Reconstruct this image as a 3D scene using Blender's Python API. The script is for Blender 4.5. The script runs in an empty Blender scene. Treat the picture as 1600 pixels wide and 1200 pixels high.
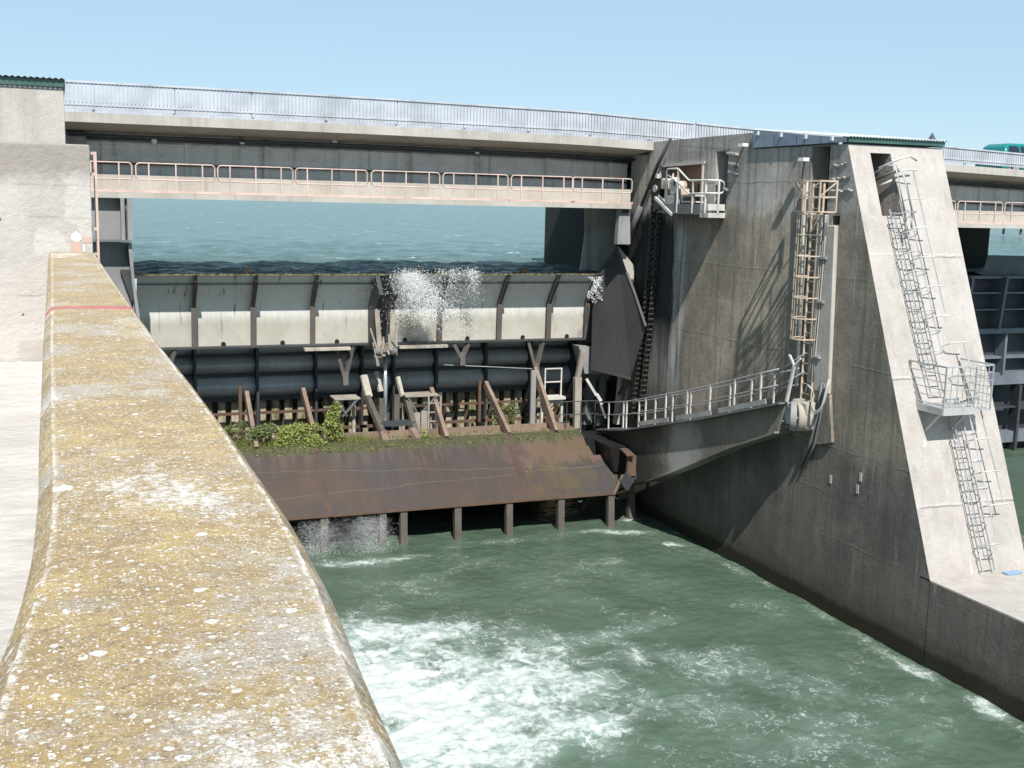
import bpy, bmesh, math, random
import numpy as np
from mathutils import Vector, Matrix
random.seed(7); rng = np.random.default_rng(7)
scene = bpy.context.scene
col = scene.collection
R = math.radians
V = Vector

# ------------------------------------------------------------------ node helper
class NT:
    def __init__(s, name):
        s.m = bpy.data.materials.new(name); s.m.use_nodes = True
        s.t = s.m.node_tree; s.t.nodes.clear()
        s.o = s.t.nodes.new('ShaderNodeOutputMaterial')
        s.b = s.t.nodes.new('ShaderNodeBsdfPrincipled')
        s.t.links.new(s.b.outputs[0], s.o.inputs[0])
        s.P = s.t.nodes.new('ShaderNodeNewGeometry').outputs['Position']
    def put(s, i, v):
        if v is None: return
        if hasattr(v, 'is_linked'): s.t.links.new(v, i)
        elif isinstance(v, (tuple, list)) and i.type == 'RGBA': i.default_value = (v[0], v[1], v[2], 1)
        else: i.default_value = v
    def sc(s, v, xyz, loc=(0, 0, 0)):
        n = s.t.nodes.new('ShaderNodeMapping'); s.put(n.inputs[0], v); n.inputs['Scale'].default_value = xyz
        n.inputs['Location'].default_value = loc
        return n.outputs[0]
    def noise(s, v, scale, detail=4, rough=.6, dist=0):
        n = s.t.nodes.new('ShaderNodeTexNoise'); s.put(n.inputs['Vector'], v)
        n.inputs['Scale'].default_value = scale; n.inputs['Detail'].default_value = detail
        n.inputs['Roughness'].default_value = rough; n.inputs['Distortion'].default_value = dist
        return n.outputs[0]
    def noisec(s, v, scale, detail=2):
        n = s.t.nodes.new('ShaderNodeTexNoise'); s.put(n.inputs['Vector'], v)
        n.inputs['Scale'].default_value = scale; n.inputs['Detail'].default_value = detail
        return n.outputs[1]
    def voro(s, v, scale, feat='F1', rnd=1.0):
        n = s.t.nodes.new('ShaderNodeTexVoronoi'); n.feature = feat; s.put(n.inputs['Vector'], v)
        n.inputs['Scale'].default_value = scale; n.inputs['Randomness'].default_value = rnd
        return n
    def ramp(s, f, a, b, lo=0., hi=1.):
        n = s.t.nodes.new('ShaderNodeMapRange'); n.interpolation_type = 'SMOOTHSTEP'
        s.put(n.inputs[0], f); n.inputs[1].default_value = a; n.inputs[2].default_value = b
        n.inputs[3].default_value = lo; n.inputs[4].default_value = hi
        return n.outputs[0]
    def math(s, op, a, b=None, c=None):
        n = s.t.nodes.new('ShaderNodeMath'); n.operation = op
        s.put(n.inputs[0], a); s.put(n.inputs[1], b)
        if c is not None: s.put(n.inputs[2], c)
        return n.outputs[0]
    def vadd(s, a, b, k):
        n = s.t.nodes.new('ShaderNodeVectorMath'); n.operation = 'MULTIPLY_ADD'
        s.put(n.inputs[0], b); n.inputs[1].default_value = (k, k, k); s.put(n.inputs[2], a)
        return n.outputs[0]
    def mix(s, f, a, b, mode='MIX'):
        n = s.t.nodes.new('ShaderNodeMix'); n.data_type = 'RGBA'; n.blend_type = mode
        s.put(n.inputs[0], f); s.put(n.inputs[6], a); s.put(n.inputs[7], b)
        return n.outputs[2]
    def xyz(s, v):
        n = s.t.nodes.new('ShaderNodeSeparateXYZ'); s.put(n.inputs[0], v); return n.outputs
    def attr(s, name):
        n = s.t.nodes.new('ShaderNodeAttribute'); n.attribute_name = name; return n.outputs['Fac']
    def bump(s, h, strength=.4, dist=.02, prev=None):
        n = s.t.nodes.new('ShaderNodeBump'); s.put(n.inputs['Height'], h)
        n.inputs['Strength'].default_value = strength; n.inputs['Distance'].default_value = dist
        if prev is not None: s.put(n.inputs['Normal'], prev)
        return n.outputs[0]
    def done(s, c, rough=.8, metal=0., normal=None, spec=.4):
        s.put(s.b.inputs['Base Color'], c); s.put(s.b.inputs['Roughness'], rough); s.put(s.b.inputs['Metallic'], metal)
        s.b.inputs['Specular IOR Level'].default_value = spec
        if normal is not None: s.put(s.b.inputs['Normal'], normal)
        return s.m

def concrete(name, base, dark, pale=None, streak=.5, scale=.6, boards=True, bumpk=.35, seams=None, grime=None):
    n = NT(name); P = n.P
    c = n.mix(n.ramp(n.noise(P, scale, 6, .65), .35, .68), base, dark)
    vs = n.sc(P, (2.6, 2.6, .22))
    st = n.ramp(n.noise(vs, 1.0, 5, .7), .48, .72)
    c = n.mix(n.math('MULTIPLY', st, streak), c, tuple(x*.45 for x in dark))
    if pale:
        ps = n.sc(P, (2.1, 2.1, .17), (11, 3, 0))
        c = n.mix(n.math('MULTIPLY', n.ramp(n.noise(ps, 1.3, 6, .7), .58, .78), .6), c, pale)
    z = n.xyz(P)[2]
    if grime:                                   # list of (z level, tint, blend height): weathering bands with ragged edges
        wob = n.math('MULTIPLY_ADD', n.noise(n.sc(P, (1.5, 1.5, .3)), 1.0, 5, .65), 2.4, -1.2)
        zz = n.math('ADD', z, wob)
        for (lv, tint, h, k) in grime:
            f = n.ramp(zz, lv+h, lv-h)
            c = n.mix(n.math('MULTIPLY', f, k), c, n.mix(n.noise(vs, 1.7, 4), tint, tuple(x*.6 for x in tint)))
    hgt = n.noise(P, 9, 6, .7)
    if seams:
        for zs in seams:
            d = n.math('ABSOLUTE', n.math('ADD', z, n.math('MULTIPLY_ADD', n.noise(P, 1.2, 3), .16, -zs-.08)))
            f = n.ramp(d, .035, .0)
            f = n.math('MULTIPLY', f, n.ramp(n.noise(P, .7, 3), .4, .6))
            c = n.mix(n.math('MULTIPLY', f, .75), c, tuple(x*.3 for x in dark))
            d2 = n.math('ABSOLUTE', n.math('ADD', z, n.math('MULTIPLY_ADD', n.noise(P, 1.2, 3), .16, -zs-.14)))
            c = n.mix(n.math('MULTIPLY', n.ramp(d2, .03, 0.), .3), c, tuple(min(1, x*1.5) for x in base))
    if name == 'pale_sunlit_concrete':
        rs = n.math('MULTIPLY', n.ramp(n.noise(n.sc(P, (6, 3, .10)), 1.0, 5, .7), .60, .74), n.ramp(n.noise(P, .5, 2), .45, .6))
        c = n.mix(n.math('MULTIPLY', rs, .5), c, (.36, .27, .19))
        rs = n.ramp(n.noise(n.sc(P, (4, 3, .08), (7, 0, 0)), 1.0, 5, .7), .60, .72)
        c = n.mix(n.math('MULTIPLY', rs, .5), c, (.66, .64, .61))
    c = n.mix(n.ramp(n.noise(P, 26, 4, .7), .35, .75, .0, .35), c, tuple(x*.6 for x in dark))
    if boards:
        xy = n.xyz(P)
        f = n.math('FRACT', n.math('MULTIPLY', n.math('ADD', xy[0], xy[1]), 1/1.25))
        g = n.ramp(n.math('ABSOLUTE', n.math('SUBTRACT', f, .5)), .485, .5)
        c = n.mix(n.math('MULTIPLY', g, n.ramp(n.noise(P, .5, 2), .4, .65, 0, .55)), c, tuple(x*.4 for x in dark))
    nb = n.bump(hgt, bumpk, .03)
    nb = n.bump(n.noise(P, 2.2, 3), bumpk*.6, .08, nb)
    return n.done(c, .88, 0, nb, .25)

def paint(name, c0, rust=(.16, .075, .04), amount=.25, scale=2.2, rough=.5, metal=0., dirt=.35, streaky=True):
    n = NT(name); P = n.P
    c = n.mix(n.ramp(n.noise(P, scale*.5, 5), .35, .7), c0, tuple(x*.72 for x in c0))
    vs = n.sc(P, (7, 7, .6)) if streaky else P
    c = n.mix(n.math('MULTIPLY', n.ramp(n.noise(vs, 1.1, 5, .7), .5, .75), dirt), c, tuple(x*.35 for x in c0))
    r = n.ramp(n.noise(P, scale*2.5, 6, .72), 1-.62*amount-.22, 1-.45*amount-.12)
    c = n.mix(r, c, n.mix(n.noise(P, 14, 3), rust, tuple(x*.5 for x in rust)))
    return n.done(c, n.math('MULTIPLY_ADD', r, .3, rough), metal, n.bump(n.noise(P, 18, 4), .15, .01), .4)

def plain(name, c, rough=.6, metal=0.):
    n = NT(name); cc = n.mix(n.noise(n.P, 5, 4), tuple(x*.8 for x in c), c)
    return n.done(cc, rough, metal)

M = {}
def pier_wall_mat():
    n = NT('weathered_pier_concrete'); P = n.P; xy = n.xyz(P); y, z = xy[1], xy[2]
    lng = n.math('ADD', xy[0], y)
    wob = n.math('MULTIPLY_ADD', n.noise(n.sc(P, (1.1, 1.1, .25)), 1.0, 6, .7), 2.2, -1.1)
    zz = n.math('ADD', z, wob)
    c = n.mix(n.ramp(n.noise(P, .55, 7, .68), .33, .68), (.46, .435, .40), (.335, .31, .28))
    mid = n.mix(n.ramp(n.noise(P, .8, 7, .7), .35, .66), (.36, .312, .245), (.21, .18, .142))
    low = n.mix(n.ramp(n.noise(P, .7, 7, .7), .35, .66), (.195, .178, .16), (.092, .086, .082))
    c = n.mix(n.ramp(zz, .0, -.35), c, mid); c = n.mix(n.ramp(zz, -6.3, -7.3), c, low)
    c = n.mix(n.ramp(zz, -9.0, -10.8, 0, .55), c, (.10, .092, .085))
    # board to board and lift to lift differences
    wn = n.t.nodes.new('ShaderNodeTexWhiteNoise'); wn.noise_dimensions = '2D'
    cb = n.t.nodes.new('ShaderNodeCombineXYZ')
    n.put(cb.inputs[0], n.math('FLOOR', n.math('MULTIPLY', lng, 1/1.22))); n.put(cb.inputs[1], n.math('FLOOR', n.math('MULTIPLY', n.math('ADD', z, .55), 1/2.45)))
    n.put(wn.inputs['Vector'], cb.outputs[0])
    c = n.mix(n.math('MULTIPLY', wn.outputs['Value'], .34), c, (.12, .11, .10))
    st = n.ramp(n.noise(n.sc(P, (3.6, 3.6, .16)), 1.1, 7, .74), .46, .66)
    c = n.mix(n.math('MULTIPLY', st, .52), c, (.08, .068, .054))
    ps = n.math('MULTIPLY', n.ramp(n.noise(n.sc(P, (5.2, 5.2, .2), (9, 3, 1)), 1.0, 7, .72), .57, .72), n.ramp(n.noise(P, .35, 2), .40, .58))
    c = n.mix(n.math('MULTIPLY', ps, .7), c, (.47, .45, .42))
    # black wet algae beside the chains with a lime edge
    yy_ = n.math('ADD', y, n.math('MULTIPLY_ADD', n.noise(n.sc(P, (2, 2, .35)), 1.4, 5, .7), 1.1, -.55))
    lime = n.math('MULTIPLY', n.ramp(yy_, 34.9, 35.7), n.ramp(n.noise(n.sc(P, (4, 4, .25)), 1.3, 6, .7), .42, .6))
    lime = n.math('MULTIPLY', lime, n.ramp(z, -.2, -1.0)); lime = n.math('MULTIPLY', lime, n.ramp(zz, -8, -5.5))
    c = n.mix(n.math('MULTIPLY', lime, .85), c, (.42, .44, .45))
    for zs, k in ((.81, .8), (-1.9, .5), (-4.3, .7), (-6.75, .9), (-8.1, .6), (-9.35, .5)):
        b_ = n.math('MULTIPLY_ADD', n.noise(P, 1.0, 4), .22, -zs-.11)
        dd = n.math('ABSOLUTE', n.math('ADD', z, b_)); g = n.ramp(n.noise(P, .8, 4), .36, .62)
        c = n.mix(n.math('MULTIPLY', n.math('MULTIPLY', n.ramp(dd, .03, .0), g), k), c, (.05, .045, .04))
        d2 = n.math('ABSOLUTE', n.math('ADD', n.math('ADD', z, b_), -.055))
        c = n.mix(n.math('MULTIPLY', n.math('MULTIPLY', n.ramp(d2, .03, .0), g), k*.45), c, (.42, .39, .35))
    f = n.math('FRACT', n.math('MULTIPLY', lng, 1/1.22)); g = n.ramp(n.math('ABSOLUTE', n.math('SUBTRACT', f, .5)), .488, .5)
    c = n.mix(n.math('MULTIPLY', g, n.ramp(n.noise(P, .6, 3), .4, .62, 0, .6)), c, (.07, .062, .055))
    c = n.mix(n.ramp(n.noise(P, 11, 7, .75), .45, .72, 0, .5), c, (.12, .105, .088))
    c = n.mix(n.ramp(n.noise(P, 34, 4, .75), .5, .75, 0, .4), c, (.5, .47, .43))
    alg = n.math('MULTIPLY', n.ramp(yy_, 35.95, 36.35), n.ramp(zz, .1, -.5)); alg = n.math('MULTIPLY', alg, n.ramp(zz, -6.2, -4.0, .45, 1))
    c = n.mix(n.math('MULTIPLY', alg, .96), c, (.018, .02, .02))
    c = n.mix(n.math('MULTIPLY', n.ramp(n.math('ADD', z, n.math('MULTIPLY_ADD', n.noise(P, 1.5, 5), .9, -.45)), -10.5, -11.0), .65), c, n.mix(n.noise(P, 5, 4), (.085, .085, .045), (.05, .048, .035)))
    c = n.mix(n.ramp(n.math('ADD', z, n.math('MULTIPLY_ADD', n.noise(P, 2, 4), .3, -.15)), -11.0, -11.25), c, (.03, .027, .018))
    v = n.voro(P, 3.2); c = n.mix(n.math('MULTIPLY', n.ramp(v.outputs['Distance'], .07, .04), n.ramp(n.xyz(v.outputs['Color'])[0], .8, .83)), c, (.04, .035, .03))
    nb = n.bump(n.noise(P, 9, 8, .72), .55, .035); nb = n.bump(n.noise(n.sc(P, (1, 1, .5)), 1.2, 3), .15, .06, nb)
    return n.done(c, .88, 0, nb, .25)
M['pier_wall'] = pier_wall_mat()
M['pier_front'] = concrete('pale_sunlit_concrete', (.475, .44, .41), (.40, .365, .335), (.54, .515, .49), .3, .9, False, .45, seams=(-1.2, -4.4, -7.6))
M['deck_conc'] = concrete('platform_concrete', (.46, .42, .385), (.38, .34, .31), None, .1, 1.5, False, .4)
M['block'] = concrete('rendered_concrete', (.60, .55, .50), (.50, .45, .40), (.66, .63, .59), .12, .8, False, .35)
M['bridge'] = concrete('bridge_concrete', (.50, .47, .43), (.40, .37, .33), (.56, .54, .5), .35, .7, True, .2)
M['girder'] = concrete('dark_girder_concrete', (.82, .79, .74), (.66, .63, .59), (.84, .81, .77), .7, .8, True, .2)
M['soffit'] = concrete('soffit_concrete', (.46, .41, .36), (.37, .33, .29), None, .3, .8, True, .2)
M['beam'] = concrete('pale_beam_concrete', (.50, .465, .42), (.42, .385, .34), (.56, .54, .5), .3, .7, True, .2)
M['pink'] = paint('faded_pink_paint', (.66, .485, .42), (.3, .12, .07), .2, 3, .5, 0, .2)
M['orange'] = paint('faded_orange_paint', (.56, .45, .35), (.25, .12, .06), .2, 3, .5, 0, .25)
M['white_metal'] = paint('dirty_white_paint', (.62, .60, .56), (.22, .13, .08), .25, 3, .5, 0, .3)
M['galv'] = paint('galvanised_steel', (.46, .47, .48), (.2, .15, .11), .12, 3, .42, .35, .25)
M['galv_dark'] = paint('dull_steel', (.2, .2, .2), (.14, .1, .07), .2, 3, .5, .3, .3)
M['rail_blue'] = paint('pale_blue_grey_paint', (.50, .515, .56), (.3, .25, .2), .05, 2, .45, 0, .15)
M['strip'] = paint('wet_rusty_strip', (.075, .05, .038), (.11, .058, .035), .45, 1.6, .7, 0, .5)
M['rust'] = paint('rusty_steel', (.125, .08, .058), (.15, .08, .045), .5, 1.6, .75, 0, .5)
M['brace'] = paint('flaking_rust_brown_paint', (.25, .185, .14), (.2, .1, .06), .4, 2.2, .7, 0, .4)
M['grey_steel'] = paint('weathered_grey_steel', (.16, .165, .17), (.11, .075, .05), .35, 1.4, .55, 0, .5)
M['dark_steel'] = paint('dark_grey_steel', (.06, .066, .072), (.06, .04, .028), .4, 1.4, .5, 0, .5)
M['skin'] = paint('gate_skin_steel', (.62, .62, .60), (.14, .11, .08), .25, 1.0, .26, 0, .5)
M['flap'] = paint('pale_flap_paint', (.60, .575, .50), (.30, .2, .12), .16, 1.8, .55, 0, .28)
M['arm'] = paint('brownish_grey_arm_paint', (.20, .185, .16), (.12, .085, .055), .3, 1.0, .5, 0, .45)
M['rib'] = paint('rib_steel', (.115, .105, .10), (.15, .085, .06), .45, 1.6, .6, 0, .5)
M['stilt'] = paint('water_stained_stilt', (.115, .10, .085), (.09, .065, .045), .4, 1.6, .75, 0, .55)
M['shield'] = paint('dark_shield_steel', (.055, .056, .055), (.07, .055, .04), .3, 1.0, .6, 0, .5)
M['shield_pale'] = paint('grey_shield_steel', (.3, .3, .3), (.16, .12, .09), .2, 1.2, .55, 0, .45)
M['wood'] = paint('weathered_timber', (.36, .32, .27), (.2, .16, .12), .35, 3, .85, 0, .6)
M['bare'] = paint('splintered_pale_timber', (.45, .41, .35), (.2, .16, .12), .35, 4, .85, 0, .7)
M['chrome'] = plain('cylinder_rod_chrome', (.62, .68, .72), .25, .6)
M['black'] = plain('black_greased_steel', (.018, .018, .018), .55, .2)
M['pin'] = plain('worn_chain_pin', (.07, .068, .062), .5, .3)
M['void'] = plain('shade_dark_concrete', (.04, .038, .035), .9)  # near-black stands in for shade in openings and under the bridge
M['brown_door'] = paint('brown_board_door', (.32, .2, .145), (.2, .1, .06), .3, 2, .8, 0, .4)
M['white'] = plain('white_paint', (.82, .81, .79), .6)
M['redmark'] = plain('faded_red_paint', (.50, .20, .19), .8)
M['palered'] = plain('washed_out_red_paint', (.55, .38, .33), .8)
M['bluegate'] = paint('blue_grey_gate_paint', (.165, .182, .215), (.12, .09, .06), .12, 1.4, .45, 0, .3)
M['bluegate_shade'] = paint('shaded_blue_grey_gate_paint', (.055, .06, .072), (.08, .06, .05), .15, 1.4, .5, 0, .4)  # darker copy of the gate paint, shade put into the recessed parts
M['roof_green'] = paint('green_roof_sheet', (.06, .13, .115), (.1, .08, .06), .1, 2, .4, 0, .2)
M['roof_edge'] = plain('pale_roof_trim', (.62, .68, .68), .5)
M['roof_blue'] = paint('blue_grey_cladding', (.22, .27, .34), (.1, .08, .06), .05, 2, .45, 0, .2)
M['glass'] = plain('dark_car_glass', (.02, .03, .04), .08)
M['teal'] = plain('teal_car_paint', (.015, .20, .20), .18)
M['tyre'] = plain('tyre_rubber', (.02, .02, .02), .8)
M['lamp'] = plain('floodlight_housing', (.55, .56, .55), .5)
M['pvc'] = plain('grey_plastic_hose', (.42, .40, .36), .5)
M['yellowgrey'] = paint('cream_hoist_paint', (.58, .50, .40), (.25, .13, .07), .3, 4, .5, 0, .4)
M['bluepaint'] = plain('blue_painted_plate', (.22, .36, .5), .5)
M['slate'] = plain('slate_roof', (.09, .10, .13), .7)
M['stone'] = plain('church_stone', (.4, .36, .3), .85)
M['asphalt'] = plain('asphalt', (.06, .06, .06), .9)
def leafmat(name, a, b):
    n = NT(name); c = n.mix(n.ramp(n.noise(n.P, 9, 3), .35, .65), a, b)
    m = n.done(c, .6, 0, None, .3); n.b.inputs['Transmission Weight'].default_value = 0
    return m
M['leaf'] = leafmat('light_green_leaves', (.15, .19, .045), (.36, .40, .12))
M['leaf2'] = leafmat('dull_green_leaves', (.08, .115, .04), (.22, .25, .10))
M['grassm'] = leafmat('mossy_grass', (.11, .15, .035), (.22, .22, .07))
M['tree'] = leafmat('far_tree_leaves', (.05, .09, .03), (.11, .14, .05))
M['stem'] = plain('brown_stem', (.14, .10, .06), .9)

# ------------------------------------------------------------------ mesh helper
class MB:
    def __init__(s): s.v = []; s.f = []
    def add(s, vs, fs):
        b = len(s.v); s.v += [tuple(p) for p in vs]; s.f += [tuple(i+b for i in f) for f in fs]
    def box(s, a, b):
        (x0, y0, z0), (x1, y1, z1) = a, b
        s.add([(x0,y0,z0),(x1,y0,z0),(x1,y1,z0),(x0,y1,z0),(x0,y0,z1),(x1,y0,z1),(x1,y1,z1),(x0,y1,z1)],
              [(3,2,1,0),(4,5,6,7),(0,1,5,4),(1,2,6,5),(2,3,7,6),(3,0,4,7)]); return s
    def bar(s, p, q, w, h=None, up=(0, 0, 1), w2=None, h2=None):
        h = h or w; w2 = w2 or w; h2 = h2 or h
        p, q = V(p), V(q); d = (q-p).normalized(); u = V(up)
        if abs(d.dot(u)) > .98: u = V((0, 1, 0))
        sx = d.cross(u).normalized(); uz = sx.cross(d).normalized()
        vs = []
        for c, ww, hh in ((p, w, h), (q, w2, h2)):
            for a, b in ((-1,-1),(1,-1),(1,1),(-1,1)): vs.append(c + sx*a*ww/2 + uz*b*hh/2)
        s.add(vs, [(3,2,1,0),(4,5,6,7),(0,1,5,4),(1,2,6,5),(2,3,7,6),(3,0,4,7)]); return s
    def tube(s, pts, r, n=6, r2=None, closed=False):
        pts = [V(p) for p in pts]; m = len(pts); rings = []
        for i, p in enumerate(pts):
            if closed: d = (pts[(i+1) % m]-pts[i-1]).normalized()
            else: d = (pts[min(i+1, m-1)]-pts[max(i-1, 0)]).normalized()
            u = V((0, 0, 1)) if abs(d.z) < .9 else V((0, 1, 0))
            a = d.cross(u).normalized(); b = a.cross(d)
            rr = r if r2 is None else r+(r2-r)*i/max(1, m-1)
            rings.append([p+(a*math.cos(t)+b*math.sin(t))*rr for t in [2*math.pi*k/n for k in range(n)]])
        vs = [v for ring in rings for v in ring]; fs = []
        for i in range(m if closed else m-1):
            j = (i+1) % m
            for k in range(n): fs.append((i*n+k, i*n+(k+1) % n, j*n+(k+1) % n, j*n+k))
        if not closed: fs += [tuple(range(n))[::-1], tuple(range((m-1)*n, m*n))]
        s.add(vs, fs); return s
    def prism(s, poly, t):
        n = len(poly); t = V(t); a = [V(p) for p in poly]; b = [p+t for p in a]
        s.add(a+b, [tuple(range(n))[::-1], tuple(range(n, 2*n))]+[(i, (i+1) % n, n+(i+1) % n, n+i) for i in range(n)]); return s
    def sheet(s, rows, t=None):
        m, n = len(rows), len(rows[0]); vs = [p for r in rows for p in r]
        fs = [(i*n+j, i*n+j+1, (i+1)*n+j+1, (i+1)*n+j) for i in range(m-1) for j in range(n-1)]
        s.add(vs, fs); return s
    def build(s, name, mat, parent=None, smooth=False, bevel=0.):
        me = bpy.data.meshes.new(name); off = V((0, 0, 0))
        if parent is not None:
            p = parent
            while p is not None: off = off + p.location; p = p.parent
        me.from_pydata([V(p)-off for p in s.v], [], s.f)
        bm = bmesh.new(); bm.from_mesh(me); bmesh.ops.recalc_face_normals(bm, faces=bm.faces); bm.to_mesh(me); bm.free()
        me.polygons.foreach_set('use_smooth', [True]*len(me.polygons))
        if not smooth: me.set_sharp_from_angle(angle=R(34))
        me.materials.append(M[mat] if isinstance(mat, str) else mat)
        o = bpy.data.objects.new(name, me); col.objects.link(o)
        if parent is not None: o.parent = parent
        if bevel:
            md = o.modifiers.new('bevel', 'BEVEL'); md.width = bevel; md.segments = 2; md.limit_method = 'ANGLE'; md.harden_normals = False
        return o

def tag(o, label=None, cat=None, group=None, kind=None):
    if label: o['label'] = label
    if cat: o['category'] = cat
    if group: o['group'] = group
    if kind: o['kind'] = kind
    return o
def thing(name, loc, label, cat, group=None):
    o = bpy.data.objects.new(name, None); o.location = loc; o.empty_display_size = .2; col.objects.link(o)
    return tag(o, label, cat, group)
def copy_tree(o, parent=None):
    c = o.copy(); col.objects.link(c); c.parent = parent
    for ch in list(o.children): copy_tree(ch, c)
    return c
def cut(o, boxes):
    """carve openings for good: boolean evaluated once, cutter removed"""
    for b in boxes:
        me = bpy.data.meshes.new('cutter'); mb = MB(); mb.prism(*b)
        me.from_pydata([V(p) for p in mb.v], [], mb.f)
        bm = bmesh.new(); bm.from_mesh(me); bmesh.ops.recalc_face_normals(bm, faces=bm.faces); bm.to_mesh(me); bm.free()
        c = bpy.data.objects.new('cutter', me); col.objects.link(c)
        md = o.modifiers.new('cut', 'BOOLEAN'); md.operation = 'DIFFERENCE'; md.solver = 'EXACT'; md.object = c
        bpy.context.view_layer.update()
        dg = bpy.context.evaluated_depsgraph_get()
        new = bpy.data.meshes.new_from_object(o.evaluated_get(dg))
        o.modifiers.clear(); o.data = new
        bpy.data.objects.remove(c); bpy.data.meshes.remove(me)
def fill(p, q, n): return [tuple(p[k]+(q[k]-p[k])*i/n for k in range(3)) for i in range(n+1)]

# numpy gradient-ish noise
_perm = rng.permutation(512)
_g = rng.uniform(-1, 1, (512, 2)); _g /= np.linalg.norm(_g, axis=1)[:, None]
def pnoise(x, y):
    xi = np.floor(x).astype(int); yi = np.floor(y).astype(int); xf = x-xi; yf = y-yi
    u = xf**3*(xf*(xf*6-15)+10); v = yf**3*(yf*(yf*6-15)+10)
    def g(i, j, dx, dy):
        h = _perm[(_perm[i % 512]+j) % 512]; return _g[h, 0]*dx+_g[h, 1]*dy
    a = g(xi, yi, xf, yf); b = g(xi+1, yi, xf-1, yf); c = g(xi, yi+1, xf, yf-1); d = g(xi+1, yi+1, xf-1, yf-1)
    return (a+u*(b-a))+v*((c+u*(d-c))-(a+u*(b-a)))
def fbm(x, y, o=4, r=.5):
    s = 0; a = 1.
    for i in range(o): s = s+a*pnoise(x*2**i+i*17.3, y*2**i-i*9.1); a *= r
    return s
def grid_mesh(name, X, Y, Z, mat, attrs={}):
    m, n = X.shape; co = np.stack([X, Y, Z], -1).reshape(-1, 3)
    idx = np.arange(m*n).reshape(m, n)
    q = np.stack([idx[:-1, :-1], idx[:-1, 1:], idx[1:, 1:], idx[1:, :-1]], -1).reshape(-1, 4)
    me = bpy.data.meshes.new(name)
    me.vertices.add(len(co)); me.vertices.foreach_set('co', co.ravel())
    me.loops.add(q.size); me.loops.foreach_set('vertex_index', q.ravel())
    me.polygons.add(len(q)); me.polygons.foreach_set('loop_start', np.arange(0, q.size, 4)); me.polygons.foreach_set('loop_total', np.full(len(q), 4))
    me.polygons.foreach_set('use_smooth', np.ones(len(q), bool)); me.update(); me.validate()
    for k, a in attrs.items():
        at = me.attributes.new(k, 'FLOAT', 'POINT'); at.data.foreach_set('value', a.ravel().astype(np.float32))
    me.materials.append(M[mat]); o = bpy.data.objects.new(name, me); col.objects.link(o); return o

# ------------------------------------------------------------------ camera, sun, sky
cam = bpy.data.cameras.new('camera'); co = bpy.data.objects.new('camera', cam); col.objects.link(co)
pt, ro, ya = R(8.98), R(-1.33), R(21.71)
f = V((math.sin(ya)*math.cos(pt), math.cos(ya)*math.cos(pt), -math.sin(pt))); r = V((math.cos(ya), -math.sin(ya), 0)); d = f.cross(r)
r2 = r*math.cos(ro)+d*math.sin(ro); d2 = -r*math.sin(ro)+d*math.cos(ro)
mw = Matrix((r2, -d2, -f)).transposed().to_4x4(); co.matrix_world = mw
cam.sensor_width = 36; cam.lens = 36*1790/1600; cam.clip_start = .1; cam.clip_end = 6000
scene.camera = co

SUN = V((-.66, -3.2, 3.94)).normalized()
el = math.asin(SUN.z); az = math.atan2(SUN.x, SUN.y)
sl = bpy.data.lights.new('sun', 'SUN'); sl.energy = 4.6; sl.angle = R(.53); sl.color = (1, .965, .91)
so = bpy.data.objects.new('sun', sl); so.rotation_euler = SUN.to_track_quat('Z', 'Y').to_euler(); so.location = (-20, -40, 60); col.objects.link(so)
w = bpy.data.worlds.new('World'); scene.world = w; w.use_nodes = True
nt = w.node_tree; bg = nt.nodes['Background']; sk = nt.nodes.new('ShaderNodeTexSky'); sk.sky_type = 'NISHITA'
sk.sun_disc = False; sk.sun_elevation = el; sk.sun_rotation = az; sk.altitude = 0; sk.air_density = .8; sk.dust_density = .0; sk.ozone_density = 1.2
mx = nt.nodes.new('ShaderNodeMix'); mx.data_type = 'RGBA'; mx.inputs[0].default_value = .74
nt.links.new(sk.outputs[0], mx.inputs[6]); mx.inputs[7].default_value = (2.95, 4.25, 5.15, 1)     # thin even high haze over the clear sky
nt.links.new(mx.outputs[2], bg.inputs[0]); bg.inputs[1].default_value = .112
scene.view_settings.view_transform = 'Standard'; scene.view_settings.look = 'None'; scene.view_settings.exposure = .5; scene.view_settings.gamma = 1

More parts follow.
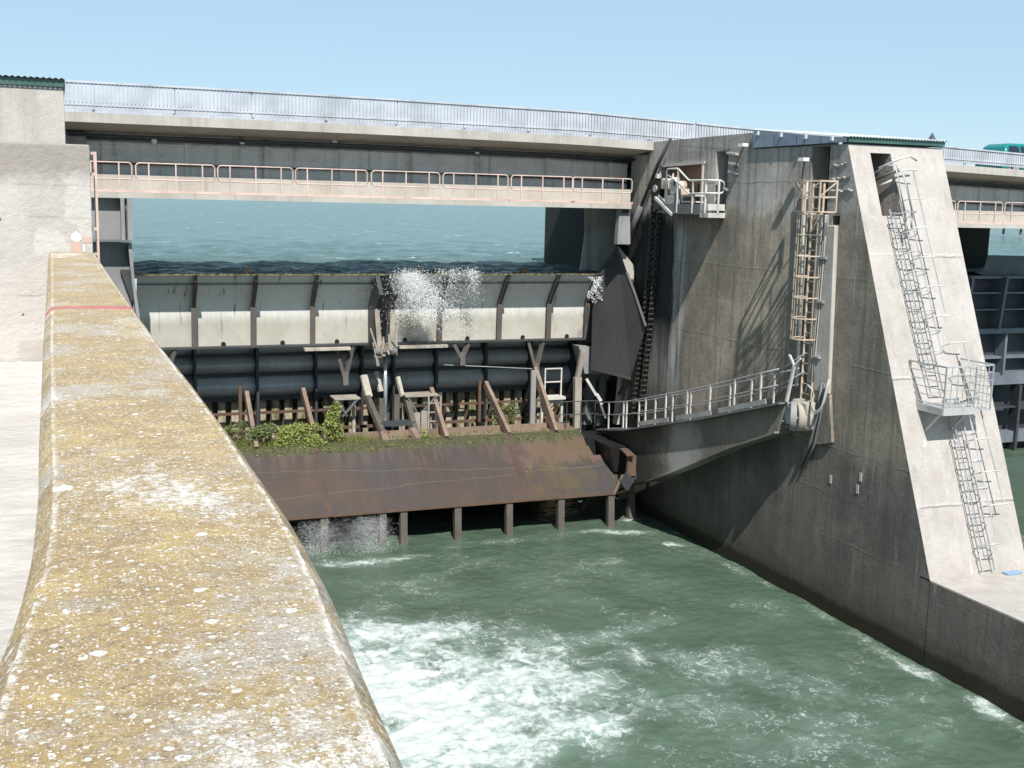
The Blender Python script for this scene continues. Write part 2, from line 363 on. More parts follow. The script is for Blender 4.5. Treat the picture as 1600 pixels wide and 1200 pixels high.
# ------------------------------------------------------------------ water
WZ, RZ = -11.6, -2.80
def water_mat(name, deep, foamy=True):
    n = NT(name); P = n.P
    c = n.mix(n.ramp(n.noise(P, .35, 4), .3, .7), deep, tuple(x*.78 for x in deep))
    wob = n.noisec(P, .9, 3)
    b = n.bump(n.noise(n.sc(P, (1, 1.0, 1)), 2.6, 6, .62, .4), .42, .10)
    if foamy:
        fo = n.attr('foam')
        Pw = n.vadd(P, wob, 1.5); Pw2 = n.vadd(P, n.noisec(P, 3.1, 2), .42)
        e1 = n.voro(Pw, .9, 'DISTANCE_TO_EDGE').outputs[0]
        e2 = n.voro(Pw2, 2.6, 'DISTANCE_TO_EDGE').outputs[0]
        l1 = n.ramp(e1, .16, .0); l2 = n.ramp(e2, .2, .0)
        lace = n.math('MAXIMUM', l1, n.math('MULTIPLY', l2, .85))
        fine = n.noise(n.vadd(P, wob, .6), 7.5, 6, .75)
        big = n.noise(n.vadd(P, wob, .8), 1.1, 5, .6)
        cd = n.t.nodes.new('ShaderNodeVectorMath'); cd.operation = 'SUBTRACT'; n.put(cd.inputs[0], n.vadd(P, wob, .9)); cd.inputs[1].default_value = (5.2, 23.2, -11.6)
        cxy = n.xyz(cd.outputs[0]); rr_ = n.math('SQRT', n.math('ADD', n.math('POWER', cxy[0], 2.), n.math('POWER', cxy[1], 2.)))
        cv = n.t.nodes.new('ShaderNodeCombineXYZ'); n.put(cv.inputs[0], n.math('MULTIPLY_ADD', n.math('ARCTAN2', cxy[1], cxy[0]), 3.4, n.math('MULTIPLY', rr_, -.35))); n.put(cv.inputs[1], n.math('MULTIPLY', rr_, .55))
        swirl = n.noise(cv.outputs[0], 2.2, 7, .7, .3)
        def ridge(v, sc_, det):
            q = n.math('MULTIPLY_ADD', n.math('ABSOLUTE', n.math('SUBTRACT', n.noise(v, sc_, det, .6), .5)), -2., 1.)
            return n.math('POWER', q, 5.)
        r1 = ridge(Pw, .75, 5); r2 = ridge(n.vadd(Pw2, wob, .5), 2.2, 5); r3 = ridge(cv.outputs[0], 1.6, 6)
        val = n.math('ADD', n.math('MULTIPLY', r1, .34), n.math('MULTIPLY', r2, .30))
        val = n.math('ADD', val, n.math('MULTIPLY', n.math('MULTIPLY', r3, n.ramp(fo, .15, .5)), .34))
        val = n.math('ADD', val, n.math('MULTIPLY_ADD', fine, .7, -.30))
        th = n.math('MULTIPLY_ADD', fo, -.52, .80)
        ff = n.math('MAXIMUM', n.ramp(n.math('SUBTRACT', val, th), -.06, .42), n.math('MULTIPLY', n.ramp(n.math('ADD', r2, n.math('MULTIPLY_ADD', fine, .8, -.4)), .80, 1.02), n.math('MULTIPLY', n.ramp(fo, .05, .3), n.ramp(big, .42, .62, 0, .75))))
        ff = n.math('MULTIPLY', ff, n.ramp(fo, .0, .14))
        milk = n.math('MULTIPLY', n.ramp(fo, .08, .85), n.ramp(n.math('ADD', big, n.math('MULTIPLY_ADD', swirl, .8, -.4)), .25, .62, .25, .95))
        c = n.mix(milk, c, (.33, .415, .37))
        c = n.mix(ff, c, n.mix(swirl, (.42, .46, .44), (.62, .645, .635)))
        rg = n.math('MULTIPLY_ADD', ff, .5, .12)
        b = n.bump(n.math('ADD', ff, n.math('MULTIPLY', fine, .5)), .3, .05, b)
        m = n.done(c, rg, 0, b, .5)
    else:
        caps = n.ramp(n.noise(n.sc(P, (.5, .9, 1)), .45, 5, .55), .615, .66)
        caps = n.math('MULTIPLY', caps, n.ramp(n.noise(n.sc(P, (.35, .6, 1)), 2.5, 4), .55, .66))
        c = n.mix(caps, c, (.75, .8, .8))
        m = n.done(c, n.math('MULTIPLY_ADD', caps, .4, .2), 0, n.bump(n.noise(n.sc(P, (.55, 1, 1)), .9, 7, .65, .5), 1., .7), .1)
    n.b.inputs['IOR'].default_value = 1.33
    return m
M['tail'] = water_mat('green_churning_water', (.080, .122, .086))
M['lake'] = water_mat('blue_green_reservoir_water', (.125, .20, .195), False)

def axis(pieces):
    out = [pieces[0][0]]
    for a, b, st in pieces: out += list(np.linspace(a, b, max(2, int(round((b-a)/st))+1))[1:])
    return np.array(out)
ax = axis([(-30, .2, 2.), (.2, 20.6, .075), (20.6, 90, 1.)]); ay = axis([(-40, 8, 2.), (8, 17, .16), (17, 44, .075)])
X, Y = np.meshgrid(ax, ay)
def blob(cx, cy, rx, ry, a=0):
    c, s = math.cos(a), math.sin(a); dx, dy = X-cx, Y-cy
    return np.exp(-(((dx*c+dy*s)/rx)**2+((-dx*s+dy*c)/ry)**2))
boil = .95*blob(6.6, 24.6, 2.3, 3.6)+.42*blob(8.0, 24.0, 3.4, 4.6, .2)+.27*blob(10.6, 24.8, 2.0, 2.2, .3)+.34*blob(10.6, 21.8, 1.6, .9, .3)+.3*blob(8.3, 28.6, 3.0, .7, -.25)
fl = boil+.22*blob(15.2, 24.6, 2.2, .8, -.35)+.09*blob(14, 22.5, 3.6, 2.6)+.16*blob(13, 26.8, 3.6, .7, .2)+.10*blob(16, 20.5, 4, 3)+.08*blob(9.5, 32, 4.5, 2.0)+.05*blob(14.5, 30, 4.5, 3)
fl += .5*blob(9.3, 34.9, 1.5, .35)+.3*blob(7.4, 35.3, 1.4, .45)+.22*blob(13.4, 35.7, 3.5, .35)+.25*blob(16.5, 32.6, .7, .5)+.12*blob(12, 33.6, 1.6, .3, .5)
fl += .4*blob(18.9, 35.5, .9, .25, -.25)+.4*blob(17.6, 36.0, .9, .2)+.45*blob(19.6, 33.6, .5, .22, -.7)+.35*blob(19.6, 37, .5, .3)
for yy, k in ((31.5, .25), (30.2, .4), (28.6, .3), (26.6, .45), (24.6, .2), (23.2, .6), (21.6, .55), (20.3, .5), (19.2, .45), (17.5, .4), (15.2, .5)):
    fl += k*.62*blob(20.2-.12*math.sin(yy*3), yy+.5*math.sin(yy*7.3), .22+.1*math.sin(yy*5), .3+.5*abs(math.sin(yy*2.1)))
fl += .105*(X > .2)*(X < 20.6)*(.6+1.2*np.clip(fbm(X*.22+3, Y*.22, 2)+.2, 0, 1))
warp = fbm(X*.55, Y*.55, 3)
fl = np.clip(fl*(1+.8*warp), 0, 1.15)
turb = np.clip(.35+boil*1.2+fl*.4, 0, 1.6)
Z = WZ+.075*fbm(X*.45, Y*.45, 3)+.055*turb*fbm(X*1.3+2*warp, Y*1.3, 4, .55)+.02*fbm(X*4, Y*4, 2)+.22*np.clip(boil, 0, 1)*.6
Z += .05*boil*np.abs(fbm(X*2.2+warp, Y*2.2-warp, 4, .6))
tag(grid_mesh('water', X, Y, Z, 'tail', {'foam': fl}), 'churning green tailwater with white foam below the weir', 'water', kind='structure')

tt = np.linspace(-.75, 1.75, 420); yy = np.concatenate([np.linspace(0, 14, 150), 14*np.exp(np.linspace(0, math.log(110), 150))[1:]])
Xr = 18+(41.6+yy)[:, None]*0+tt[None, :]*(41.6+yy[:, None]); Yr = np.repeat(40.75+yy[:, None], len(tt), 1)
Yr = Yr+2.75*np.clip((Xr-21.7)/1.5, 0, 1)*np.exp(-yy/12)[:, None]
amp = np.clip(1-yy/60, .25, 1)[:, None]
Zr = RZ+amp*(.26*fbm(Xr*.42, Yr*.7, 4, .55)+.03*fbm(Xr*2.1, Yr*2.6, 3))
tag(grid_mesh('reservoir_water', Xr-18*.0, Yr, Zr, 'lake'), 'choppy blue green reservoir above the weir', 'water', kind='structure')
MB().box((-60, -60, -16), (120, 60, -15)).build('riverbed', 'void')['kind'] = 'structure'

# ------------------------------------------------------------------ near parapet wall
n = NT('lichen_covered_concrete'); P = n.P
c = n.mix(n.ramp(n.noise(P, 5, 6, .7), .35, .65), (.50, .45, .38), (.40, .35, .29))
och = n.mix(n.ramp(n.noise(P, 42, 5, .7), .35, .65), (.42, .302, .148), (.31, .222, .12))
och = n.mix(n.ramp(n.noise(P, 6, 4), .45, .7), och, (.48, .348, .15))
lm = n.math('ADD', n.noise(P, 1.7, 5, .6), n.math('MULTIPLY_ADD', n.noise(P, 30, 6, .8), .55, -.27))
c = n.mix(n.math('MULTIPLY', n.ramp(lm, .34, .50), n.ramp(n.math('ADD', n.xyz(P)[2], n.math('MULTIPLY_ADD', n.noise(P, 5, 5, .7), .35, -.17)), -1.25, -.85, .12, 1)), c, och)
gm = n.math('ADD', n.noise(n.sc(P, (1, 1, 1), (4, 9, 2)), 2.3, 4), n.math('MULTIPLY_ADD', n.noise(P, 55, 5, .8), .5, -.25))
c = n.mix(n.ramp(gm, .58, .74, 0, .75), c, (.40, .355, .315))
wm = n.math('ADD', n.noise(n.sc(P, (1, .55, 1), (1, 3, 7)), 1.35, 4), n.math('MULTIPLY_ADD', n.noise(P, 38, 6, .8), .7, -.35))
c = n.mix(n.ramp(wm, .60, .70, 0, .85), c, (.76, .73, .69))
Pw = n.vadd(P, n.noisec(P, 60, 2), .012)
spots = None
for scl, th, den in ((8, .17, .94), (21, .22, .80), (48, .28, .68), (110, .34, .6), (230, .36, .55)):
    v = n.voro(Pw, scl); cell = n.xyz(v.outputs['Color'])[0]
    rad = n.math('MULTIPLY', n.ramp(cell, den, 1.0), th*1.3)
    s = n.ramp(n.math('SUBTRACT', v.outputs['Distance'], rad), .03, -.02)
    s = n.math('MULTIPLY', s, n.ramp(cell, den-.02, den+.02))
    spots = s if spots is None else n.math('MAXIMUM', spots, s)
c = n.mix(n.math('MULTIPLY', spots, .88), c, (.76, .73, .69))
v = n.voro(Pw, 70); cell = n.xyz(v.outputs['Color'])[1]
dk = n.math('MULTIPLY', n.ramp(v.outputs['Distance'], .30, .15), n.ramp(cell, .8, .86))
c = n.mix(n.math('MULTIPLY', dk, .7), c, (.09, .07, .055))
c = n.mix(n.ramp(n.noise(P, 85, 6, .8), .52, .66, 0, .6), c, (.38, .31, .27))
c = n.mix(n.ramp(n.noise(n.sc(P, (1, 1, 1), (5, 5, 5)), 60, 6, .8), .55, .68, 0, .7), c, (.72, .68, .63))
ed = n.math('MULTIPLY', n.attr('edge'), n.ramp(n.noise(P, 30, 6, .75), .43, .56))
c = n.mix(ed, c, (.80, .77, .72))
c = n.mix(n.ramp(n.noise(P, 170, 4, .8), .44, .66, 0, .6), c, (.17, .12, .075))
py = n.xyz(P)[1]
rl = n.math('ABSOLUTE', n.math('ADD', py, n.math('MULTIPLY_ADD', n.noise(P, 6, 4), .10, -8.09)))
c = n.mix(n.math('MULTIPLY', n.math('MULTIPLY', n.ramp(rl, .12, .09), n.ramp(n.xyz(P)[2], -.86, -.80)), n.ramp(n.noise(n.sc(P, (1, 1, 1), (2, 2, 2)), 16, 4, .7), .70, .50, .25, .95)), c, (.46, .15, .16))
hb = n.math('ADD', n.noise(P, 70, 8, .75), n.math('MULTIPLY', spots, .25))
nb = n.bump(hb, .6, .012); nb = n.bump(n.noise(P, 14, 4), .35, .03, nb)
M['lichen'] = n.done(c, .92, 0, nb, .2)

rc = [(-3, .36), (1.412, .386), (1.601, .402), (1.741, .41), (1.906, .425), (2.162, .449), (2.433, .461), (2.716, .473), (3.143, .474), (3.649, .478), (4.922, .471), (5.674, .46), (6.58, .448), (8.218, .443), (10.634, .435), (15.58, .428)]
lc = [(-3, -.17), (1.3, -.15), (1.863, -.091), (2.07, -.075), (2.223, -.056), (2.63, -.034), (3.185, -.028), (3.789, -.034), (4.8, -.037), (6.398, -.044), (8.137, -.044), (15.58, -.06)]
ys = np.concatenate([np.linspace(-3, .9, 12), np.linspace(.95, 5, 190), np.linspace(5.04, 15.58, 200)])
def sm(a, k):
    return np.convolve(np.pad(a, k, 'edge'), np.ones(2*k+1)/(2*k+1), 'valid')
xr = sm(np.interp(ys, *zip(*rc)), 6); xl = sm(np.interp(ys, *zip(*lc)), 6)
nx = 48; T = np.concatenate([[0, .006, .016], np.linspace(.03, .97, nx-6), [.984, .994, 1]])
XX = []; ZZ = []; EE = []
for a, b in zip(xl, xr):
    px = [a-.02, a-.042, a-.041, a-.039, a-.0035]+list(a+T*(b-a))+[b+.0035, b+.039, b+.041, b+.042, b+.02]
    pz = [-2.2, -1.2, -.802, -.795, -.7525]+list(-.75+.006*np.sin(T*math.pi))+[-.7525, -.795, -.802, -1.2, -13]
    e = [0, 0, 0, .0, .0]+[max(0, 1-min(t, 1-t)*38) for t in T]+[.0, .0, 0, 0, 0]
    XX.append(px); ZZ.append(pz); EE.append(e)
XX = np.array(XX); ZZ = np.array(ZZ); EE = np.array(EE); YY = np.repeat(ys[:, None], XX.shape[1], 1)
top = (ZZ > -.79)*1.0
ZZ = ZZ+top*(.004*fbm(XX*14, YY*14, 4, .6)+.006*fbm(XX*2.2, YY*1.1, 3))
chip = EE*np.clip(fbm(XX*9+5, YY*7, 4, .6), -.1, 1)*.034
ZZ = ZZ-chip*.6; XX = XX+top*EE*.007*fbm(YY*11, XX*0+3, 3)
EE = np.clip(EE*(1+1.0*fbm(YY*3, XX*3, 3)), 0, 1)
pw = grid_mesh('parapet_wall', XX, YY, ZZ, 'lichen', {'edge': EE})
tag(pw, 'low concrete parapet wall covered in ochre lichen running to the near block', 'wall')
# ------------------------------------------------------------------ near block, terrace, left pier
bl = thing('concrete_block', (-2.5, 17, -2.1), 'pale rendered concrete block with grey top band at the end of the lichen wall', 'concrete block')
bx = MB(); nxb, nzb = 40, 30
prof = [(.43, -13), (.43, .54), (.40, .60)]
bx.box((-8, 15.6, -13), (.43, 24, .60))
bo = bx.build('block_body', 'block', bl, bevel=.025)
n = NT('near_block_render'); P = n.P; z = n.xyz(P)[2]
c = n.mix(n.ramp(n.noise(P, 1.1, 5, .6), .35, .65), (.48, .45, .42), (.41, .38, .35))
pa = n.ramp(n.math('ADD', n.noise(P, .9, 2), n.math('MULTIPLY_ADD', n.noise(P, 9, 5, .7), .14, -.07)), .54, .56)
c = n.mix(n.math('MULTIPLY', pa, .75), c, (.52, .49, .46))
zb = n.math('ADD', z, n.math('MULTIPLY_ADD', n.noise(n.sc(P, (2, 2, 1)), 1.6, 5, .65), .5, -.25))
c = n.mix(n.ramp(zb, .02, .30, 0, .9), c, n.mix(n.noise(P, 8, 5, .7), (.34, .305, .27), (.235, .21, .19)))
c = n.mix(n.math('MULTIPLY', n.ramp(zb, .0, .3), n.ramp(n.noise(P, 7, 5, .7), .60, .72, 0, .6)), c, (.44, .31, .15))
for zs in (.08, -.32, -1.28):
    dd = n.math('ABSOLUTE', n.math('ADD', z, n.math('MULTIPLY_ADD', n.noise(P, 1.5, 3), .12, -zs-.06)))
    c = n.mix(n.math('MULTIPLY', n.ramp(dd, .022, .0), n.ramp(n.noise(P, 2.2, 3), .42, .6, 0, .65)), c, (.30, .26, .23))
pit = n.voro(P, 5); c = n.mix(n.math('MULTIPLY', n.ramp(pit.outputs['Distance'], .1, .06), n.ramp(n.xyz(pit.outputs['Color'])[0], .8, .82)), c, (.14, .12, .1))
M['nearblock'] = n.done(c, .9, 0, n.bump(n.noise(P, 12, 7, .7), .6, .04), .2)
bo.data.materials[0] = M['nearblock']
# marks on the block face: white drop over red patches, small white 1
yb = 15.597
dr = [(.235+.062*math.sin(t), yb, -.552+.058*math.cos(t)) for t in [k*math.pi/9 for k in range(18)]]
dr[0] = (.235, yb, -.468); dr[1] = (.252, yb, -.500); dr[17] = (.218, yb, -.500)
MB().prism(dr[::-1], (0, -.003, 0)).build('white_drop_mark', 'white', bl)
MB().prism([(.165, yb, -.62), (.285, yb, -.60), (.28, yb, -.75), (.175, yb, -.75)], (0, -.002, 0)).prism([(.30, yb, -.545), (.41, yb, -.56), (.41, yb, -.63), (.31, yb, -.62)], (0, -.002, 0)).build('red_patch_mark', 'palered', bl)
MB().prism([(.315, yb-.002, -.65), (.335, yb-.002, -.65), (.335, yb-.002, -.735), (.315, yb-.002, -.735)], (0, -.003, 0)).build('white_number_mark', 'white', bl)
g = MB(); nX, nY = 160, 480
gx = np.linspace(-6, -.02, nX); gy = np.linspace(-4, 15.58, nY); GX, GY = np.meshgrid(gx, gy)
GZ = -2.12+.022*fbm(GX*1.7, GY*3.6, 5, .62)
n = NT('rough_trowelled_render'); P = n.P
c = n.mix(n.ramp(n.noise(P, .8, 5), .35, .65), (.60, .565, .535), (.515, .48, .45))
c = n.mix(n.ramp(n.noise(P, 7, 6, .7), .45, .75, 0, .5), c, (.44, .40, .365))
M['terrace'] = n.done(c, .92, 0, n.bump(n.noise(n.sc(P, (.8, 1.4, 1)), 9, 8, .75, .4), .7, .05), .2)
tag(grid_mesh('pavement', GX, GY, GZ, 'terrace'), 'rough pale rendered terrace beside the parapet wall', 'pavement', kind='structure')

lp = thing('bridge_pier', (-2, 33, -11.6), 'left concrete pier with a green corrugated roof behind the near block', 'pier')
pb = MB(); pb.box((-3.0, 25, -14), (.24, 37.8, 2.02)); pb.build('pier_upper_body', 'pier_front', lp, bevel=.02)
MB().box((-3.0, 24.01, -14), (.42, 39.5, .3)).box((-3, 39.51, -14), (1.0, 50, 1.9)).build('pier_base', 'pier_wall', lp)
def pier_roof(parent, x0, x1, y0, y1, z0, z1):
    k = int((x1-x0)/.11); rows = [[], []]
    for i in range(k*2+1):
        x = x0+(x1-x0)*i/(k*2); h = .03 if i % 2 else 0.
        rows[0].append((x, y0-.12, z0+.16+h)); rows[1].append((x, y1, z1+h))
    m = MB(); m.sheet(rows); m.sheet([[(p[0], p[1], p[2]-.012) for p in rr] for rr in rows])
    m.build('roof_sheet', 'roof_edge', parent)
    MB().box((x0+.03, y0-.06, z0+.02), (x1-.03, y0+.0, z0+.15)).build('roof_fascia', 'roof_green', parent)
    m = MB().prism([(x0, y0+.02, z0+.02), (x0, y1, z0+.02), (x0, y1, z1-.04), (x0, y0+.02, z0+.14)], (.03, 0, 0))
    m.build('side_cladding', 'roof_blue', parent); m = MB()
    m.prism([(x1-.03, y0+.02, z0+.02), (x1-.03, y1, z0+.02), (x1-.03, y1, z1-.04), (x1-.03, y0+.02, z0+.14)], (.03, 0, 0))
    m.build('side_cladding', 'roof_blue', parent)
    for i in range(4):
        y = y0+.6+(y1-y0-.9)*i/3; zz = z0+.14+(z1-z0-.18)*(y-y0)/(y1-y0)
        MB().box((x0-.06, y-.04, zz-.12), (x0-.005, y+.04, zz)).build('roof_bracket', 'roof_edge', parent)
    for i in range(1, 4):
        y = y0+(y1-y0)*i/4; m = MB(); m.box((x0-.004, y-.012, z0+.03), (x0-.001, y+.012, z0+.1+(z1-z0-.2)*(y-y0)/(y1-y0))); m.build('cladding_joint', 'dark_steel', parent)
pier_roof(lp, -3.1, .27, 25, 31, 2.04, 2.5)

# ladder on the near block
ld = thing('wall_ladder', (.5, 16.3, -8), 'narrow rusty pink ladder bolted to the side of the near block', 'ladder')
for y in (15.72, 16.15):
    m = MB(); m.bar((.497, y, -8), (.497, y, .52), .028, .035); m.build('rail', 'pink', ld)
for k in range(28): MB().bar((.497, 15.72, .3-.3*k), (.497, 16.15, .3-.3*k), .022).build('rung', 'pink', ld)
for z in (.5, .24, -.45, -.77, -2, -3.2):
    MB().bar((.432, 15.72, z), (.51, 15.72, z), .03, .035).build('wall_bracket', 'pink', ld)

# ------------------------------------------------------------------ road bridge
def ztop(x): return float(np.interp(x, [-10, 4, 10, 17.5, 24, 34, 46], [3.33, 3.37, 3.36, 3.30, 3.04, 2.72, 2.28]))
def zdk(x): return float(np.interp(x, [-10, 4, 10, 17.5, 24, 34, 46], [2.40, 2.43, 2.44, 2.40, 2.22, 1.99, 1.66]))
def loft(m, xs, sec):
    """sec(x) gives the closed (y, z) outline at x"""
    rows = [[(x, y, z) for y, z in sec(x)] for x in xs]; k = len(rows[0])
    vs = [p for r_ in rows for p in r_]; fs = []
    for i in range(len(xs)-1):
        for j in range(k): fs.append((i*k+j, i*k+(j+1) % k, (i+1)*k+(j+1) % k, (i+1)*k+j))
    fs += [tuple(range(k))[::-1], tuple(range((len(xs)-1)*k, len(xs)*k))]
    m.add(vs, fs)
br = thing('road_bridge', (12, 42, -2.7), 'concrete road bridge deck crossing above the weir gates', 'bridge')
xs = list(np.linspace(-3, 47, 51))
m = MB(); loft(m, xs, lambda x: [(38, zdk(x)), (38, zdk(x)-.29), (38.35, zdk(x)-.31), (39.85, zdk(x)-.5), (45.2, zdk(x)-.5), (46, zdk(x)-.29), (46, zdk(x)), (45.2, zdk(x)-.06), (38.8, zdk(x)-.06)])
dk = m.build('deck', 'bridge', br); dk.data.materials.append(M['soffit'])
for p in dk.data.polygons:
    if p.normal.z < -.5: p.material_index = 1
for (a, b) in ((.45, 20.48), (23.78, 47)):
    xx = list(np.linspace(a, b, 15)); m = MB()
    for (y0, y1, dz) in ((40.0, 40.35, 1.95), (44.6, 45.0, 1.95)):
        loft(m, xx, lambda x: [(y0, zdk(x)-.5), (y0, zdk(x)-dz), (y1, zdk(x)-dz), (y1, zdk(x)-.5)])
    for (zo, y) in ((-.78, 39.95), (-1.12, 39.97)):
        loft(m, xx, lambda x: [(y, zdk(x)+zo), (y, zdk(x)+zo-.07), (40.01, zdk(x)+zo-.09), (40.01, zdk(x)+zo)])
    x = a+1.1
    while x < b-.5: m.box((x-.09, 39.93, zdk(x)-1.9), (x+.09, 40.01, zdk(x)-.56)); x += 2.6
    m.build('girder', 'girder', br)
    for zo, r_, y in ((-.66, .075, 39.72), (-.60, .05, 39.45), (-1.45, .03, 39.86)):
        MB().tube([(x, y, zdk(x)+zo) for x in xx], r_, 8).build('pipe', 'dark_steel', br, True)
MB().sheet([[(x, 38.8, zdk(x)-.045) for x in xs], [(x, 45.2, zdk(x)-.045) for x in xs]]).build('road_surface', 'asphalt', br)

def bridge_rail(x0, x1, y, label):
    t = thing('bridge_railing', ((x0+x1)/2, y, zdk((x0+x1)/2)), label, 'railing', 'bridge railings')
    xs = list(np.linspace(x0, x1, 40))
    m = MB(); loft(m, xs, lambda x: [(y-.06, ztop(x)), (y-.06, ztop(x)-.06), (y+.06, ztop(x)-.06), (y+.06, ztop(x))]); m.build('top_rail', 'rail_blue', t)
    m = MB(); loft(m, xs, lambda x: [(y-.045, zdk(x)+.26), (y-.045, zdk(x)+.21), (y+.045, zdk(x)+.21), (y+.045, zdk(x)+.26)]); m.build('bottom_rail', 'rail_blue', t)
    m = MB(); x = x0+.06
    while x < x1:
        m.box((x-.047, y-.022, zdk(x)+.10), (x+.047, y+.022, ztop(x)-.06)); x += .118
    m.build('balusters', 'rail_blue', t)
    m = MB(); x = x0+.9; 
    while x < x1:
        b = MB().box((x-.04, y+.03, zdk(x)), (x+.04, y+.09, ztop(x)-.06)); b.build('post', 'rail_blue', t); x += 2.4
bridge_rail(.3, 22.2, 38.12, 'long pale blue bridge railing with close vertical bars above the near weir gate')
bridge_rail(22.3, 46.5, 38.12, 'pale bridge railing beyond the big pier, below the teal car')
bridge_rail(-2.5, 46.5, 45.9, 'bridge railing on the far upstream edge of the road, behind the other railings')
for i, (x, z) in enumerate(((3.07, 1.76), (5.88, 1.86), (9.0, 1.98), (14.2, 1.84))):
    t = thing('floodlight', (x, 39.9, z), ['small square floodlight on the bridge girder nearest the left pier', 'white oval lamp on the girder, second from the left pier', 'bright round lamp hanging from the girder at mid span left', 'pale lamp on the girder nearest the right pier'][i], 'floodlight', 'lamps under the bridge deck')
    MB().bar((x, 39.93, z+.05), (x, 39.70, z), .04).build('bracket', 'galv', t)
    mm = MB().tube([(x, 39.70, z-.0), (x, 39.60, z-.04), (x, 39.56, z-.05)], .085, 10, .1); mm.build('housing', 'lamp', t, True)
    MB().tube([(x, 39.558, z-.05), (x, 39.55, z-.052)], .085, 10).build('lens', 'white', t)

# service walkway: pale upstand beam with a ledge, and pink rail panels on it
for (x0, x1, dz, lab, mn) in ((.45, 20.45, 0., 'pale concrete service walkway beam under the bridge above the near gate', 'walkway'), (23.79, 47, -.47, 'pale concrete service walkway beam beyond the big pier', 'walkway')):
    t = thing('service_walkway', ((x0+x1)/2, 40, dz), lab, 'walkway')
    MB().box((x0, 38.31, -.12+dz), (x1-.6 if x1 < 21 else x1, 39.6, .05+dz)).build('ledge', 'beam', t)
    MB().box((x0, 39.1, .051+dz), (x1-.25 if x1 < 21 else x1, 39.6, .60+dz)).build('upstand_beam', 'beam', t)
proto = None
def rail_panel(x0, x1, y=38.37, dz=0.):
    t = thing('rail_panel', (x0, y, .05+dz), 'pink tubular rail panel', 'guard rail', 'pink rail panels along the walkway')
    L = x1-x0-.10; a = x0+.05; zt, zm = .97+dz, .46+dz; q = .12; pts = []
    for cx, cz, s in ((a+L-q, zt-q, 0), (a+q, zt-q, 1), (a+q, zm+q, 2), (a+L-q, zm+q, 3)):
        for k in range(5):
            th = math.pi/2*(s+k/4); pts.append((cx+q*math.cos(th), y, cz+q*math.sin(th)))
    MB().tube(pts, .024, 6, closed=True).build('frame', 'pink', t, True)
    for k in (.16, .5, .84): MB().bar((a+L*k, y, .05+dz), (a+L*k, y, zt-.01), .04).build('post', 'pink', t)
    MB().box((x0, y-.03, .055+dz), (x1, y-.005, .13+dz)).build('toe_board', 'pink', t)
    return t
bays = [(-.2, 2.35), (2.35, 4.86), (4.86, 7.37), (7.37, 9.94), (9.94, 12.48), (12.48, 15.02), (15.02, 17.45), (17.4, 19.8)]
names = ['pink tubular rail panel partly behind the ladder at the left pier', 'pink rail panel on the walkway, second from the left pier', 'pink rail panel on the walkway, third from the left pier', 'pink rail panel on the walkway, fourth from the left pier, below a bright round lamp', 'pink rail panel on the walkway, fourth from the big pier', 'pink rail panel on the walkway, third from the big pier', 'pink rail panel on the walkway, second from the big pier', 'pink rail panel ending at the big pier near its hoist platform']
p0 = rail_panel(bays[0][0]+.01, bays[0][0]+2.53)
p0['label'] = names[0]
for k in range(1, 8):
    c_ = copy_tree(p0); c_.location.x = bays[k][0]; c_['label'] = names[k]
for k, (x, lab) in enumerate(((32.6, 'pink rail panel just past the big pier on the far walkway'), (35.15, 'pink rail panel on the far walkway at the frame edge'))):
    c_ = copy_tree(p0); c_.location.x = x; c_.location.z -= .47; c_['label'] = lab
c_ = copy_tree(p0); c_.location.x = 37.7; c_.location.z -= .47; c_['label'] = 'pink rail panel on the far walkway cut by the right frame edge'

# ------------------------------------------------------------------ big pier
YF = lambda z: 26.74+(z-1.83)*.405
rp = thing('concrete_pier', (22.1, 33, -11.6), 'big weathered concrete pier with sloping sunlit nose between the two weir bays', 'pier')
prof = [(YF(-9.35), -9.35), (26.74, 1.83), (31.42, 1.85), (31.5, 2.36), (38.3, 2.33), (38.3, 1.88), (39.72, 1.88), (39.72, -14), (YF(-9.35), -14)]
m = MB(); m.prism([(20.5, y, z) for y, z in prof], (3.26, 0, 0))
body = m.build('pier_body', 'pier_wall', rp)
loc = V(rp.location)
body.location = (0, 0, 0)
def lcut(poly, t): return ([V(p) for p in poly], t)
body.parent = None
for v in body.data.vertices: v.co += loc
bxp = lambda x0, x1, y0, y1, z0, z1: ([(x0, y0, z0), (x0, y1, z0), (x0, y1, z1), (x0, y0, z1)], (x1-x0, 0, 0))
cut(body, [bxp(20.0, 20.9, 34.42, 37.3, -.2, 1.47), bxp(20.0, 21.3, 32.86, 33.62, -.05, 1.84), bxp(20.0, 21.1, 27.5, 28.36, -.12, 1.82),
           bxp(20.0, 21.1, 26.88, 27.22, -.40, -.15), ([(21.2, 20, -.12), (21.9, 20, -.12), (21.9, 20, 1.61), (21.2, 20, 1.61)], (0, 11, 0))])
for v in body.data.vertices: v.co -= loc
body.parent = rp
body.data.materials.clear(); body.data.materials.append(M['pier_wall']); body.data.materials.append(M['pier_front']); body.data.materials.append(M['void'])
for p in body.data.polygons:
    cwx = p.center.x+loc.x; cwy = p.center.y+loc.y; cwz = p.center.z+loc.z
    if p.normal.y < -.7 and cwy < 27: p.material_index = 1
    elif cwy > 27 and 21.1 < cwx < 22 and -.2 < cwz < 1.65 and p.normal.y < -.7: p.material_index = 2  # back of the opening coloured near-black to paint in its shade
    elif 21.05 < cwx < 21.15 and cwz > -.2: p.material_index = 2  # niche backs get the same painted shade
body.modifiers.new('bevel', 'BEVEL').width = .03; body.modifiers['bevel'].limit_method = 'ANGLE'; body.modifiers['bevel'].segments = 2
MB().box((21.6, 39.73, -14), (23.75, 50.5, 1.87)).build('upstream_wall', 'void', rp)  # bridge shadow put into the wall colour
